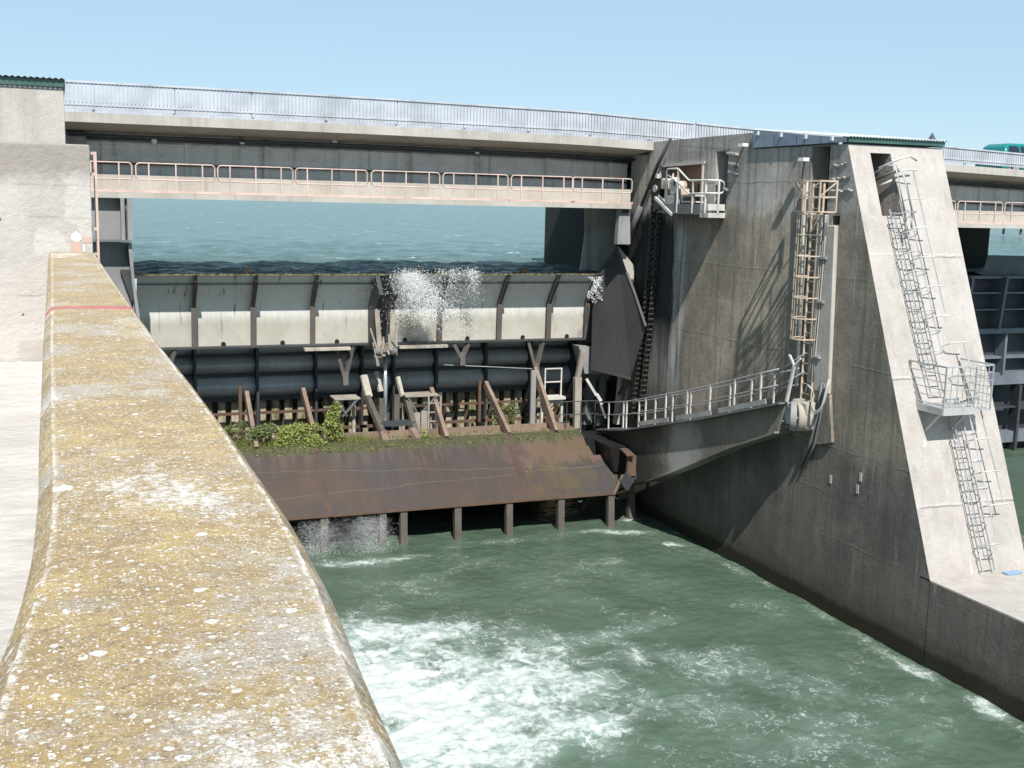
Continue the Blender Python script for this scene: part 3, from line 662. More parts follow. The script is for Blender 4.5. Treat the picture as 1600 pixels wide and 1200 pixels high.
MB().box((20.49, 10, -14), (30.2, 22.2, -9.34)).box((23.77, 22.21, -14), (26.2, 24.9, -9.34)).build('low_platform', 'pier_wall', rp)
MB().box((20.5, 9.99, -9.338), (30.2, 22.6, -9.30)).build('platform_screed', 'deck_conc', rp)
pier_roof(rp, 20.42, 23.84, 26.72, 31.35, 1.86, 2.44)
# door recess lining
MB().box((20.86, 34.45, -.19), (20.89, 37.28, 1.46)).build('door', 'brown_door', rp)['label'] = 'brown boarded door in a recess'
m = MB().bar((20.47, 34.38, -.2), (20.47, 34.38, 1.52), .07).bar((20.47, 34.3, 1.5), (20.47, 37.4, 1.44), .06, .09).bar((20.47, 37.34, -.2), (20.47, 37.34, 1.44), .07)
m.build('door_frame', 'beam', rp)
MB().bar((20.83, 35.0, .5), (20.83, 35.6, .4), .05).bar((20.83, 35.3, .15), (20.83, 35.25, .8), .04).build('door_bar', 'galv_dark', rp)
for (y, z, l) in ((32.5, 1.75, .55), (32.42, 1.42, .4), (32.4, 1.15, .45), (32.75, .62, .25)):
    MB().bar((20.42, y-l/2, z-.04), (20.42, y+l/2, z+.02), .14, .07).build('step_ledge', 'beam', rp)
# broken pour ledges near the nose
for (z, ya_, yb_) in ((1.28, 26.72, 27.35), (.9, 26.55, 27.35), (.55, 26.35, 27.35)):
    m = MB(); k = 9; r0 = []; r1 = []
    for i in range(k+1):
        y = yb_+(ya_-yb_)*i/k; zz = z+.05*(i/k)+random.uniform(-.045, .045); r0.append((20.499, y, zz)); r1.append((20.46-random.uniform(0, .02), y, zz-.03))
    rb = [(20.499, p[1], p[2]-.09-random.uniform(0, .05)) for p in r1]
    m.sheet([r0, r1, rb]); m.build('rough_pour_ledge', 'pier_wall', rp)
# concrete strip and bedding around the trunnion
m = MB().prism([(20.499, 26.72, -5.2), (20.499, 27.4, -5.2), (20.499, 27.3, -.42), (20.499, 26.9, -.42)], (-.13, 0, 0))
MB().prism([(20.499, 26.45, -6.55), (20.499, 27.6, -6.9), (20.499, 27.42, -5.21), (20.499, 26.7, -5.21)], (-.10, 0, 0)).build('bearing_plinth', 'pier_wall', rp)
m.build('bearing_strip', 'beam', rp, bevel=.03)
m = MB().box((20.36, 27.36, -5.0), (20.499, 27.74, -.13)); m.build('steel_channel', 'galv', rp, bevel=.02)
for y in (27.33, 27.42, 27.24):
    m = MB().tube([(20.33, y+.02*i-.0, -.35-.65*i) for i in range(8)], .022, 6); m.build('conduit', 'pvc', rp, True)
for z in (-1.35, -2.6, -4.2):
    MB().box((20.28, 27.14, z-.03), (20.38, 27.46, z+.03)).build('conduit_clip', 'galv', rp)
for dx, sc_ in ((0., 1.0), (.07, .86)):
    pts = [(20.30+dx*.5, 26.62, -4.75), (20.22+dx*.5, 26.6, -5.0)]
    for k in range(11):
        th = math.pi*k/10; pts.append((20.16-.1*math.sin(th)+dx*.3, 26.85+.26*math.cos(math.pi-th)*1.0, -5.28-.5*sc_*math.sin(th)))
    pts += [(20.12, 27.12, -5.1), (20.1, 27.3, -5.02), (20.12, 27.45, -5.25), (20.2, 27.45, -5.55)]
    MB().tube(pts, .032, 7).build('hose', 'pvc', rp, True)
MB().tube([(20.36, 27.0, -4.9), (20.34, 27.1, -5.9), (20.36, 27.35, -6.7), (20.42, 27.9, -7.6)], .05, 7).tube([(20.38, 26.9, -4.9), (20.36, 26.98, -5.9), (20.38, 27.2, -6.75), (20.44, 27.7, -7.6)], .04, 7).build('drain_hose', 'grey_steel', rp, True)
for (y, z) in ((26.5, -7.65), (25.2, -7.28), (25.3, -7.65)):
    MB().box((20.482, y-.05, z-.12), (20.503, y+.05, z+.12)).build('broken_patch', 'beam', rp)
# white lime runs below the hoist platform (deposits)
n = NT('lime_deposit'); P = n.P
fz = n.ramp(n.noise(n.sc(P, (3, 3, .25)), 1.6, 6, .7), .45, .6)
cc = n.mix(fz, (.2, .185, .16), (.46, .47, .47)); M['lime'] = n.done(cc, .9, 0, n.bump(n.noise(P, 20, 4), .3, .02), .2)
m = MB(); rows = []
for i in range(24):
    z = -.6-.28*i; a = 36.0+.25*math.sin(i*.7)+.02*i; wv = .34+.16*math.sin(i*1.3)+random.uniform(-.08, .08)
    rows.append([(20.497, a-wv, z), (20.488, a-wv*.3, z), (20.488, a+wv*.3, z), (20.497, a+wv, z)])


def flood(y, z, y2, z2, lab):
    t = thing('pole_light', (20.4, y, z), lab, 'floodlight', 'pole lights on the big pier')
    MB().tube([(20.47, y2, z2), (20.3, y, z)], .025, 6).build('pole', 'galv_dark', t)
    MB().box((20.16, y-.14, z-.03), (20.36, y+.14, z+.07)).build('lamp_head', 'white', t)
flood(31.65, 1.95, 32.4, 1.3, 'small white lamp on a slanting pole at the step of the big pier top')
flood(28.42, 1.42, 28.75, .9, 'small white lamp on a slanting pole beside the tall dark niche')

# rod down the pier edge
t = thing('inclined_pipe', (20.35, 37, 0), 'dark inclined pipe running down past the hoist at the pier edge', 'pipe')
MB().tube([(20.33, 36.45, 2.36), (20.33, 37.33, 1.47), (20.33, 38.44, 0)], .065, 8).build('upper_run', 'dark_steel', t, True)
MB().tube([(20.31, 38.44, 0), (20.31, 38.9, -.6), (20.31, 39.3, -1.5)], .11, 10).build('lower_run', 'grey_steel', t, True)

# hoist platform
hp = thing('hoist_platform', (20.2, 33.5, -.2), 'steel hoist platform with pale rails by the brown pier door', 'platform')
MB().box((19.86, 33.42, -.22), (20.495, 36.3, -.15)).build('floor', 'grey_steel', hp)
MB().box((19.85, 33.41, -.24), (19.88, 36.0, .10)).build('side_plate', 'grey_steel', hp)
MB().box((19.86, 32.9, -.10), (20.49, 33.4, .11)).build('counterweight_box', 'white_metal', hp, bevel=.01)
MB().box((19.85, 32.87, -.33), (20.49, 33.40, -.17)).build('kick_plate', 'white_metal', hp)
MB().bar((19.84, 36.5, .30), (19.84, 35.25, -.27), .07, .10).bar((19.98, 36.5, .36), (19.98, 35.25, -.21), .07, .10).build('inclined_beam', 'white_metal', hp)
X0 = 19.85
m = MB().tube([(X0, 35.75, -.15), (X0, 35.75, 1.24), (X0, 35.68, 1.29), (X0, 35.0, 1.29), (X0, 34.9, 1.25), (X0, 34.28, .92), (X0, 34.15, .88), (X0, 32.98, .88), (X0+.06, 32.9, .88), (X0+.42, 32.88, .88), (X0+.54, 32.88, .82), (X0+.58, 32.88, .67), (X0+.54, 32.88, .52), (X0+.42, 32.88, .46), (X0+.06, 32.9, .46), (X0, 32.98, .46), (X0, 34.15, .44), (X0, 34.9, .8)], .032, 7)
m.build('handrail', 'white_metal', hp, True)
for x, y, zt in ((X0, 34.95, 1.27), (X0, 33.92, .87), (X0, 33.1, .87), (X0+.36, 32.88, .87)):
    MB().bar((x, y, -.2), (x, y, zt), .055).build('post', 'white_metal', hp)
MB().box((19.9, 33.95, .15), (20.4, 34.75, .2)).box((19.9, 33.95, .2), (19.94, 34.0, .36)).box((19.9, 34.7, .2), (19.94, 34.75, .36)).box((19.9, 33.95, .36), (20.4, 34.75, .42)).build('tool_shelf', 'white_metal', hp)
ho = thing('chain_hoist', (20.2, 36, -.1), 'cluttered cream and black chain hoist on the pier platform', 'hoist')
MB().tube([(19.95, 36.75, .62), (20.42, 36.75, .62)], .34, 18).build('sprocket', 'black', ho)
m = MB()
for k in range(14):
    th = 2*math.pi*k/14; m.box((19.97, 36.75+.36*math.cos(th)-.04, .62+.36*math.sin(th)-.04), (20.40, 36.75+.36*math.cos(th)+.04, .62+.36*math.sin(th)+.04))
m.build('sprocket_teeth', 'black', ho)
MB().tube([(19.90, 36.7, .62), (19.95, 36.7, .62)], .13, 12).build('hub', 'galv', ho)
MB().box((19.95, 35.95, .60), (20.4, 36.35, .98)).build('gearbox', 'yellowgrey', ho, bevel=.05)
MB().box((19.98, 35.9, .2), (20.35, 36.1, .6)).build('gear_leg', 'yellowgrey', ho, bevel=.02)
m = MB()
m.tube([(20.0, 35.45+.24*math.cos(a), .70+.24*math.sin(a)) for a in [2*math.pi*k/14 for k in range(14)]], .075, 6, closed=True); m.build('brake_ring', 'white', ho, True)
MB().tube([(20.05, 35.45, .70), (20.4, 35.45, .70)], .2, 14).build('motor', 'yellowgrey', ho, True)
MB().bar((19.98, 35.7, .86), (19.98, 35.3, .52), .07).bar((19.98, 35.62, .45), (19.98, 35.5, .86), .05).build('brake_lever', 'white_metal', ho)
MB().box((19.96, 35.2, .28), (20.35, 35.7, .5)).build('motor_base', 'brace', ho, bevel=.02)
MB().box((19.87, 35.2, .02), (20.0, 35.75, .38)).build('control_box', 'galv', ho, bevel=.02)
for y in (35.75, 35.4): MB().tube([(20.1, y, .92), (20.1, y, 1.02), (20.1, y, 1.16)], .075, 8, .02).build('lubricator', 'yellowgrey', ho)
MB().bar((20.1, 36.6, -.1), (20.1, 36.1, .5), .1).bar((20.1, 35.1, -.15), (20.1, 35.4, .3), .1).box((20.05, 36.0, -.1), (20.45, 37.0, .35)).box((20.0, 35.0, -.16), (20.4, 36.1, .0)).build('base_frame', 'dark_steel', ho)
MB().box((19.93, 36.58, .98), (20.03, 36.68, 1.14)).build('limit_switch', 'lamp', ho)
MB().tube([(20.1, 35.1, .5), (19.9, 34.95, .5), (19.9, 34.85, .2), (19.92, 34.9, -.05)], .035, 6).build('cable_conduit', 'galv', ho, True)
MB().tube([(20.1, 36.2, 1.0), (19.95, 35.9, 1.1), (19.95, 35.6, 1.0)], .025, 6).build('cable_conduit', 'galv', ho, True)
MB().box((19.95, 34.9, .0), (20.3, 35.15, .62)).box((19.95, 34.78, .28), (20.3, 34.95, .4)).build('junction_cabinet', 'yellowgrey', ho, bevel=.02)

# twin link chains
for i, (ya_, yb_) in enumerate(((37.55, 38.5), (37.12, 37.95))):
    t = thing('lifting_chain', (20.3, (ya_+yb_)/2, -4), ['black lifting chain hanging along the pier, strand closest to the gate', 'black lifting chain hanging along the pier, strand closest to the sunlit wall'][i], 'chain', 'lifting chains of the near gate')
    pa = []; N_ = 44
    for k in range(N_+1):
        s = k/N_; pa.append(V((20.38, ya_+(yb_-ya_)*(s**1.6), .55-8.6*s)))
    m = MB(); m2 = MB()
    for k in range(N_):
        a, b = pa[k], pa[k+1]
        for sx in (-.075, .075) if k % 2 else (-.045, .045):
            m.bar(a+V((sx, 0, .015)), b+V((sx, 0, -.015)), .02, .13, up=(0, 1, 0))
        m2.tube([a+V((-.11, 0, 0)), a+V((.11, 0, 0))], .045, 7)
    m.build('link_plates', 'black', t); m2.build('pins', 'pin', t)

# ------------------------------------------------------------------ caged ladders
def caged_ladder(name, label, p0, p1, out, side, mat, cage=(0., .6), wid=.45, hoop=.7, nh=7, uprights=5, bw=.04, rung=.3, group=None, dbl=False):
    """p0 top, p1 bottom (on the wall, ladder centre line); out: away from the wall; side: along the wall"""
    p0, p1, out, side = V(p0), V(p1), V(out).normalized(), V(side).normalized()
    t = thing(name, p1, label, 'ladder', group)
    L = (p1-p0); ln = L.length; d = L/ln; off = out*.16
    for s in (-1, 1):
        MB().bar(p0+off+side*s*wid/2, p1+off+side*s*wid/2, .035 if bw > .03 else .025, .06 if bw > .03 else .04, up=out).build('rail', mat, t)
    k = 0
    while k*rung < ln: q = p0+d*(k*rung+.1)+off; MB().bar(q-side*wid/2, q+side*wid/2, .022).build('rung', mat, t); k += 1
    k = .4
    while k < ln:
        for s in (-1, 1): MB().bar(p0+d*k+side*s*wid/2, p0+d*k+off*1.15+side*s*wid/2, .035).build('bracket', mat, t)
        k += 2.0
    hc = lambda th, q: q+off+side*(hoop/2*math.sin(th))+out*(hoop*.52*(1-math.cos(th)) if True else 0)
    hs = [p0+d*ln*(cage[0]+(cage[1]-cage[0])*i/(nh-1)) for i in range(nh)]
    def arc(q):
        pts = [q+off-side*wid/2]
        for j in range(13):
            a = math.pi*(j/12); pts.append(q+off+out*(.12+hoop*.62*math.sin(a))-side*(hoop/2*math.cos(a)))
        return pts+[q+off+side*wid/2]
    for q in hs: MB().tube(arc(q), .022 if bw > .03 else .015, 5).build('hoop', mat, t)
    for j in range(uprights):
        a = math.pi*(.08+.84*j/(uprights-1)); o_ = off+out*(.12+hoop*.62*math.sin(a))-side*(hoop/2*math.cos(a))
        MB().bar(hs[0]+o_, hs[-1]+o_, bw, .012, up=out).build('cage_bar', mat, t)
    return t
# orange ladder on the bay wall
t = caged_ladder('caged_ladder', 'tall orange caged ladder on the shaded pier wall above the trunnion', (20.5, 27.72, .75), (20.5, 27.68, -5.9), (-1, 0, 0), (0, 1, 0), 'orange', (.13, .67), .5, .78, 7, 5)
m = MB()
for (x, y) in ((20.2, 28.15), (19.75, 27.98), (19.6, 27.4), (19.75, 26.85), (20.2, 26.7)): m.bar((x, y, -.05), (x, y, .82), .045)
for (a, b) in (((20.2, 28.15), (19.75, 27.98)), ((19.75, 27.98), (19.6, 27.4)), ((19.6, 27.4), (19.75, 26.85)), ((19.75, 26.85), (20.2, 26.7))):
    m.bar((*a, .8), (*b, .8), .06, .05); m.bar((*a, .36), (*b, .36), .045); m.bar((*a, -.05), (*b, -.05), .04)
    m.bar((*a, .38), (*b, .78), .035)
m.build('entry_basket', 'orange', t)
MB().tube([(20.4, 28.42, .8), (20.4, 28.38, -.1), (20.38, 28.2, -5.2)], .065, 8).build('riser_pipe', 'white_metal', t, True)

# nose face ladders
FN = V((0, -1, .405)).normalized(); FD = V((0, .405, 1)).normalized()   # out of the slope, up the slope
def onF(x, z, o=0): return V((x, YF(z), z))+FN*o
M['galv_light'] = paint('bright_galvanised_steel', (.44, .45, .45), (.3, .25, .2), .08, 3, .45, .1, .15)
caged_ladder('caged_ladder', 'upper galvanised caged ladder on the sunlit nose, below the dark opening', onF(21.55, .0), onF(21.75, -4.8), FN, (1, 0, 0), 'galv_light', (.05, .80), .42, .60, 8, 3, bw=.022)
caged_ladder('caged_ladder', 'lower galvanised caged ladder on the sunlit nose, down to the low platform', onF(22.2, -4.9), onF(22.3, -9.25), FN, (1, 0, 0), 'galv_light', (.08, .86), .42, .60, 6, 3, bw=.022)
# guard rails beside ladders
def slope_rail(label, x, z0, z1, n_, dx):
    t = thing('slope_rail', onF(x, (z0+z1)/2), label, 'guard rail', 'sloping rails beside the nose ladders')
    MB().tube([onF(x+dx*i/8, z0+(z1-z0)*i/8, .42) for i in range(9)], .02, 6).build('rail', 'galv_light', t)
    for i in range(n_):
        s = i/(n_-1); z = z0+(z1-z0)*s; q = onF(x+dx*s, z)
        MB().tube([q+V((-.42, 0, 0))+FN*.02, q+V((-.38, 0, 0))+FN*.34, q+V((-.1, 0, 0))+FN*.42, q+V((.12, 0, 0))+FN*.42], .02, 5).build('stanchion', 'white_metal', t)
slope_rail('thin rail with arched stanchions beside the upper nose ladder', 22.2, 1.0, -2.9, 6, .12)
slope_rail('thin rail with arched stanchions beside the lower nose ladder', 22.75, -3.6, -7.7, 6, .25)
t = thing('opening_handrail', onF(21.6, .5), 'galvanised handrail leading out of the dark opening in the nose', 'handrail')
m = MB()
m.tube([onF(21.35, 1.1, -.9), onF(21.45, 1.15, .3), onF(21.5, 1.05, .55), onF(21.55, -.2, .5), onF(21.68, -.45, .3), onF(21.68, -.8, .2)], .035, 7)
m.tube([onF(21.75, 1.1, -.6), onF(21.8, 1.05, .3), onF(21.85, .9, .4), onF(21.9, -.1, .4), onF(21.95, -.5, .2)], .035, 7)
m.build('handrail', 'galv_light', t, True)
m = MB().tube([onF(21.3, 1.15, .1), onF(21.6, 1.2, .6), onF(22.0, 1.3, .62), onF(22.35, 1.25, .45)], .03, 6).tube([onF(21.3, .7, .0), onF(21.5, .75, .3)], .03, 6)
m.build('cross_rail', 'white_metal', t, True)
# rest platform
rpf = thing('rest_platform', onF(21.8, -5.0), 'galvanised rest platform with mesh guard half way down the sunlit nose', 'platform')
zf = -5.02; yw = YF(zf); yo = yw-1.0
MB().box((21.15, yo, zf-.04), (22.15, yw+.02, zf)).box((22.15, yo+.15, zf-.10), (22.85, yw+.02, zf-.06)).build('grating', 'galv_light', rpf)
MB().box((21.13, yo-.03, zf-.16), (22.17, yo-.002, zf+.02)).box((21.12, yo, zf-.16), (21.148, yw, zf+.02)).build('edge_plate', 'galv_light', rpf)
m = MB()
zt = zf+1.12
for (x, y) in ((21.15, yw-.05), (21.15, yo), (21.65, yo), (22.15, yo), (22.15, yw-.1), (22.85, yo+.15), (22.85, yw-.1)):
    pass
m = MB()
for (x, y) in ((21.15, yo), (22.15, yo), (22.85, yo+.15), (21.15, yw+.35)): m.bar((x, y, zf-.1), (x, y, zt), .035)
m.build('posts', 'galv', rpf)
m = MB()
for k in range(6):
    z = zf+.1+k*.2; t_ = .04 if k == 5 else .02
    m.bar((21.15, yw+.4, z), (21.15, yo, z), t_).bar((21.15, yo, z), (22.15, yo, z), t_).bar((22.15, yo, z), (22.85, yo+.15, z), t_).bar((22.85, yo+.15, z), (22.85, yw+.35, z), t_)
for k in range(1, 5): m.bar((21.15+.2*k, yo, zf), (21.15+.2*k, yo, zt), .016)
for k in range(1, 4): m.bar((22.15+.175*k, yo+.04*k, zf), (22.15+.175*k, yo+.04*k, zt), .016)
m.build('mesh_guard', 'galv_light', rpf)
MB().bar((21.25, yo+.1, zf-.05), (21.25, yw-.25, zf-.75), .05).bar((22.1, yo+.1, zf-.05), (22.1, yw-.25, zf-.75), .05).build('support_strut', 'galv', rpf)
tag(MB().box((22.75, 21.9, -9.298), (23.25, 22.1, -9.25)).build('blue_plate', 'bluepaint', bevel=.01), 'small blue plate lying at the foot of the sunlit nose', 'plate')

# ------------------------------------------------------------------ weir gate (near bay)
wg = thing('weir_gate', (10.5, 41, -9), 'rusty radial weir gate with braced box girder and stilts over the churning water', 'weir gate')
YT, ZT, YB, ZB = 38.8, -8.48, 36.45, -10.4
n = NT('stained_rusty_apron'); P = n.P; xz = n.xyz(P)
c = n.mix(n.ramp(n.noise(P, .45, 5, .6), .35, .7), (.038, .031, .028), (.066, .041, .028))
c = n.mix(n.ramp(n.noise(n.sc(P, (1, .3, .3)), .6, 4), .42, .62, 0, .8), c, (.048, .042, .043))
ds = n.ramp(n.noise(n.sc(P, (3.2, .35, .35)), 1.2, 5, .7), .40, .60)
up_ = n.ramp(n.math('ADD', xz[2], n.math('MULTIPLY_ADD', n.noise(n.sc(P, (2.5, .2, .2)), 1.3, 4), .9, -.45)), -9.3, -8.7)
c = n.mix(n.math('MULTIPLY', ds, n.math('MULTIPLY_ADD', up_, .55, .12)), c, (.10, .068, .057))
c = n.mix(n.math('MULTIPLY', n.ramp(n.noise(n.sc(P, (4.5, .3, .3), (3, 0, 0)), 1.5, 5, .7), .54, .74), .55), c, (.05, .04, .036))
ol = n.ramp(n.math('MULTIPLY_ADD', n.noise(P, 1.1, 4), 3.0, xz[0]), 16.2, 17.6)
rd = n.ramp(n.math('ADD', xz[2], n.math('MULTIPLY_ADD', n.noise(n.sc(P, (2.2, .15, .15)), 1.2, 5, .75), 1.5, -.75)), -9.45, -9.3)
c = n.mix(n.math('MULTIPLY', n.math('MULTIPLY', ol, rd), .75), c, (.125, .075, .058))
c = n.mix(n.math('MULTIPLY', ol, n.ramp(n.noise(P, .9, 4), .4, .6, 0, .6)), c, (.085, .062, .024))
c = n.mix(n.math('MULTIPLY', n.ramp(n.math('ADD', xz[2], n.math('MULTIPLY_ADD', n.noise(P, 2.5, 5, .7), .7, -.35)), -8.8, -8.6), .9), c, (.075, .075, .028))
drp = n.ramp(n.math('ADD', xz[2], n.math('MULTIPLY_ADD', n.noise(n.sc(P, (3.5, .2, .12)), 1.5, 5, .8), 2.2, -1.25)), -8.95, -8.75)
c = n.mix(n.math('MULTIPLY', drp, .8), c, (.045, .045, .02))
for (a, b, k) in ((.035, -9.35, .0), (-.03, -9.72, .0)):
    ln = n.math('ADD', xz[2], n.math('MULTIPLY_ADD', xz[0], a, -b-a*12))
    ln = n.math('ADD', ln, n.math('MULTIPLY_ADD', n.noise(P, .5, 3), .25, -.125))
    c = n.mix(n.math('MULTIPLY', n.ramp(n.math('ABSOLUTE', ln), .010, .003), .25), c, (.25, .20, .15))
M['apron'] = n.done(c, .62, 0, n.bump(n.noise(P, 7, 5), .3, .03), .4)
m = MB()
def apt(x, s): return (x, YT+(YB-YT)*s, ZT+(ZB-ZT)*s)
ap = [apt(1.2, 0), apt(18.25, 0), apt(18.42, .42), apt(19.05, .42), apt(19.2, .8), apt(18.75, 1), apt(1.2, 1)]
m.prism(ap, (0, .03, .03)); m.build('apron_plate', 'apron', wg)
MB().box((1.2, 36.5, -10.46), (18.6, 43.8, -10.41)).build('bottom_plate', 'dark_steel', wg)
MB().bar((1.2, 36.46, -10.41), (18.75, 36.46, -10.41), .05, .07).build('lower_lip', 'rust', wg)
MB().box((1.2, 38.82, -8.66), (18.3, 39.7, -8.50)).build('top_ledge', 'brace', wg)
MB().bar((9, 39.62, -8.40), (18.2, 39.62, -8.42), .10, .22).build('ledge_kerb', 'brace', wg)
n = NT('mossy_corrugated_steel'); P = n.P
c = n.mix(n.ramp(n.noise(P, .8, 5), .35, .65), (.44, .375, .28), (.31, .26, .19)); c = n.mix(n.ramp(n.noise(n.sc(P, (3, 1, 1)), 1.4, 5, .7), .45, .65), c, (.13, .12, .05)); M['mossy'] = n.done(c, .8, 0, n.bump(n.noise(P, 9, 4), .3, .03), .2)
# radial skin behind: barrel bands, corrugated lower part
prof = []
YS = 43.35
for (za, zb, bul) in ((-5.2, -5.86, .05), (-5.86, -6.6, .34), (-6.6, -7.5, .42)):
    for k in range(13):
        s_ = k/12; prof.append((YS-bul*math.sin(math.pi*s_), za+(zb-za)*s_))
m = MB(); m.sheet([[(1.2, y, z) for y, z in prof], [(21.5, y, z) for y, z in prof]]); sk_ = m.build('skin_plate', 'skin', wg, True)
m = MB(); pr2 = []
x = 1.2
while x < 21.4: pr2 += [(x, YS+.7), (x+.19, YS+.7), (x+.20, YS-.05), (x+.48, YS-.05)]; x += .5
m.sheet([[(a, b, -7.5) for a, b in pr2], [(a, b, -14) for a, b in pr2]]); m.build('corrugated_plate', 'mossy', wg)
for z, h in ((-5.55, .08), (-5.86, .08), (-6.6, .10), (-7.5, .14)):
    MB().box((1.2, YS-.28, z-h/2), (21.5, YS, z+h/2)).build('stringer', 'dark_steel', wg)
for z, y, r_ in ((-8.02, 42.9, .06), (-8.62, 42.3, .07)):
    MB().bar((4, y, z), (21, y, z), .12, r_*1.5).build('cross_rail', 'rust', wg)
for x in (4.5, 6.75, 8.95, 10.75, 12.0, 13.75, 15.85, 17.8, 19.7):
    MB().prism([(x, YS-.62, -5.2), (x, YS-.7, -7.5), (x, YS-.2, -12), (x, YS+.4, -12), (x, YS+.4, -5.2)], (.09, 0, 0)).build('skin_rib', 'dark_steel', wg)
# sloping braces
for (x, y, z, w_, mt) in ((6.09, 40.82, -6.92, .3, 'brace'), (8.18, 41.2, -6.95, .3, 'brace'), (12.92, 40.7, -7.02, .3, 'brace'), (15.37, 41.4, -7.0, .3, 'brace'), (17.26, 41.01, -6.43, .34, 'brace'), (3.9, 40.9, -6.95, .3, 'brace')):
    MB().bar((x, YT-.02, ZT-.04), (x, y, z), w_, .14, up=(1, 0, 0), w2=w_*1.0).build('brace', mt, wg)
for x, y, zt in ((5.75, 40.0, -6.5), (15.2, 41.6, -6.9), (18.0-.95, 40.6, -6.4), (13.2, 40.4, -7.1)):
    MB().bar((x, y, -8.5), (x, y, zt), .2 if x > 16 else .11, .12).build('post', 'shield_pale' if x > 16 else 'rust', wg)
# the welded strips over the apron under two braces
for x, w_ in ((15.3, .3), (8.1, .24)):
    MB().bar(V(apt(x, .0))+V((0, -.02, -.02)), V(apt(x, 1.0))+V((0, -.02, -.02)), w_, .03, up=(0, -1, -1)).build('weld_strip', 'strip', wg)
# stilts
for x in (4.2, 6.0, 7.95, 9.95, 10.68, 12.63, 14.55, 16.55, 18.55):
    MB().bar((x, 36.6, -10.44), (x-.04, 36.35, -13), .24, .22, up=(0, 1, 0)).build('stilt', 'stilt', wg)
for x in (6.6, 9.2, 11.8, 14.2, 16.9, 19.4):
    MB().bar((x, 41.2, -10.4), (x+.2, 40.6, -13), .26, .22, up=(0, 1, 0)).build('rear_stilt', 'dark_steel', wg)
MB().bar((19.75, 37.4, -10.2), (19.7, 36.9, -13), .26).bar((19.0, 38.6, -10.2), (17.9, 38.5, -12.4), .16).build('corner_strut', 'stilt', wg)
MB().bar((18.62, 36.45, -10.42), (18.98, 36.5, -9.75), .06).bar((19.3, 36.5, -10.3), (18.98, 36.5, -9.75), .06).bar((18.62, 36.45, -10.42), (19.3, 36.5, -10.3), .06).build('corner_bracket', 'brace', wg)
# radial arm: skewed, from the girder end to the trunnion on the pier
arm = [(28.0, -5.68), (32.1, -6.9), (36.84, -8.16), (38.9, -8.55), (38.9, -9.5), (36.6, -10.18), (35.46, -9.74), (33.24, -8.75), (30.6, -7.5), (28.29, -6.55)]
ax_ = lambda y: 19.86-.055*(y-28.0)
n = NT('grimy_arm_paint'); P = n.P; xy = n.xyz(P)
c = n.mix(n.ramp(n.noise(P, .6, 6, .65), .35, .68), (.215, .20, .175), (.15, .14, .125))
c = n.mix(n.math('MULTIPLY', n.ramp(n.noise(n.sc(P, (4, 4, .3)), 1.1, 6, .72), .52, .7), .6), c, (.075, .062, .048))
c = n.mix(n.math('MULTIPLY', n.ramp(n.noise(n.sc(P, (5, 5, .25), (3, 8, 0)), 1.1, 6, .72), .60, .72), .35), c, (.38, .36, .33))
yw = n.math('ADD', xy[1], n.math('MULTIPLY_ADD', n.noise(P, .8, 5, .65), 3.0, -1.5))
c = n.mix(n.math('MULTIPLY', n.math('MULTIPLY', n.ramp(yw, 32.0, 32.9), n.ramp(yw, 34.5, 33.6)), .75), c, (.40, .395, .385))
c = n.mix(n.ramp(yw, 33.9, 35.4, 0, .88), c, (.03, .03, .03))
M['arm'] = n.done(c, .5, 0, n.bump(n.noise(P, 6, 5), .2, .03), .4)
m = MB(); N = len(arm)
a_ = [(ax_(y), y, z) for y, z in arm]; b_ = [(ax_(y)+.42, y, z) for y, z in arm]
m.add(a_+b_, [tuple(range(N)), tuple(range(N, 2*N))[::-1]]+[(i, (i+1) % N, N+(i+1) % N, N+i) for i in range(N)])
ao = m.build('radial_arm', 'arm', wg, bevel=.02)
for (a, b) in zip(arm[6:9], arm[7:10]): MB().bar((ax_(a[0])+.17, a[0], a[1]-.035), (ax_(b[0])+.17, b[0], b[1]-.035), .62, .06).build('bottom_flange', 'arm', ao)
for (a, b) in zip(arm[:3], arm[1:4]): MB().bar((ax_(a[0])+.13, a[0], a[1]+.035), (ax_(b[0])+.13, b[0], b[1]+.035), .80, .06).build('walk_plate', 'grey_steel', ao)
def atop(y): return float(np.interp(y, [28.0, 32.1, 36.84, 38.9], [-5.61, -6.83, -8.09, -8.48]))
for (ya1, yb1) in ((28.6, 31.0), (31.4, 33.4), (33.9, 35.8)):
    MB().bar((ax_(ya1)-.25, ya1, atop(ya1)+.1), (ax_(yb1)-.25, yb1, atop(yb1)+.1), .03, .16).build('toe_board', 'galv', ao)
MB().box((18.3, 38.2, -9.4), (19.3, 39.6, -8.7)).build('arm_joint', 'black', wg)
MB().prism([(18.6, 36.9, -8.75), (19.35, 36.9, -8.75), (19.35, 37.0, -9.75), (18.9, 37.0, -9.75)], (0, 1.4, 0)).build('joint_gusset', 'black', wg)
MB().box((18.95, 36.1, -9.7), (19.3, 36.2, -8.95)).bar((18.95, 35.9, -8.88), (19.3, 37.4, -8.86), .3, .06).build('seal_bracket', 'rust', wg)
MB().bar((18.7, 35.9, -10.0), (19.36, 36.3, -9.55), .5, .05, up=(0, 1, 0)).build('splash_plate', 'dark_steel', wg)
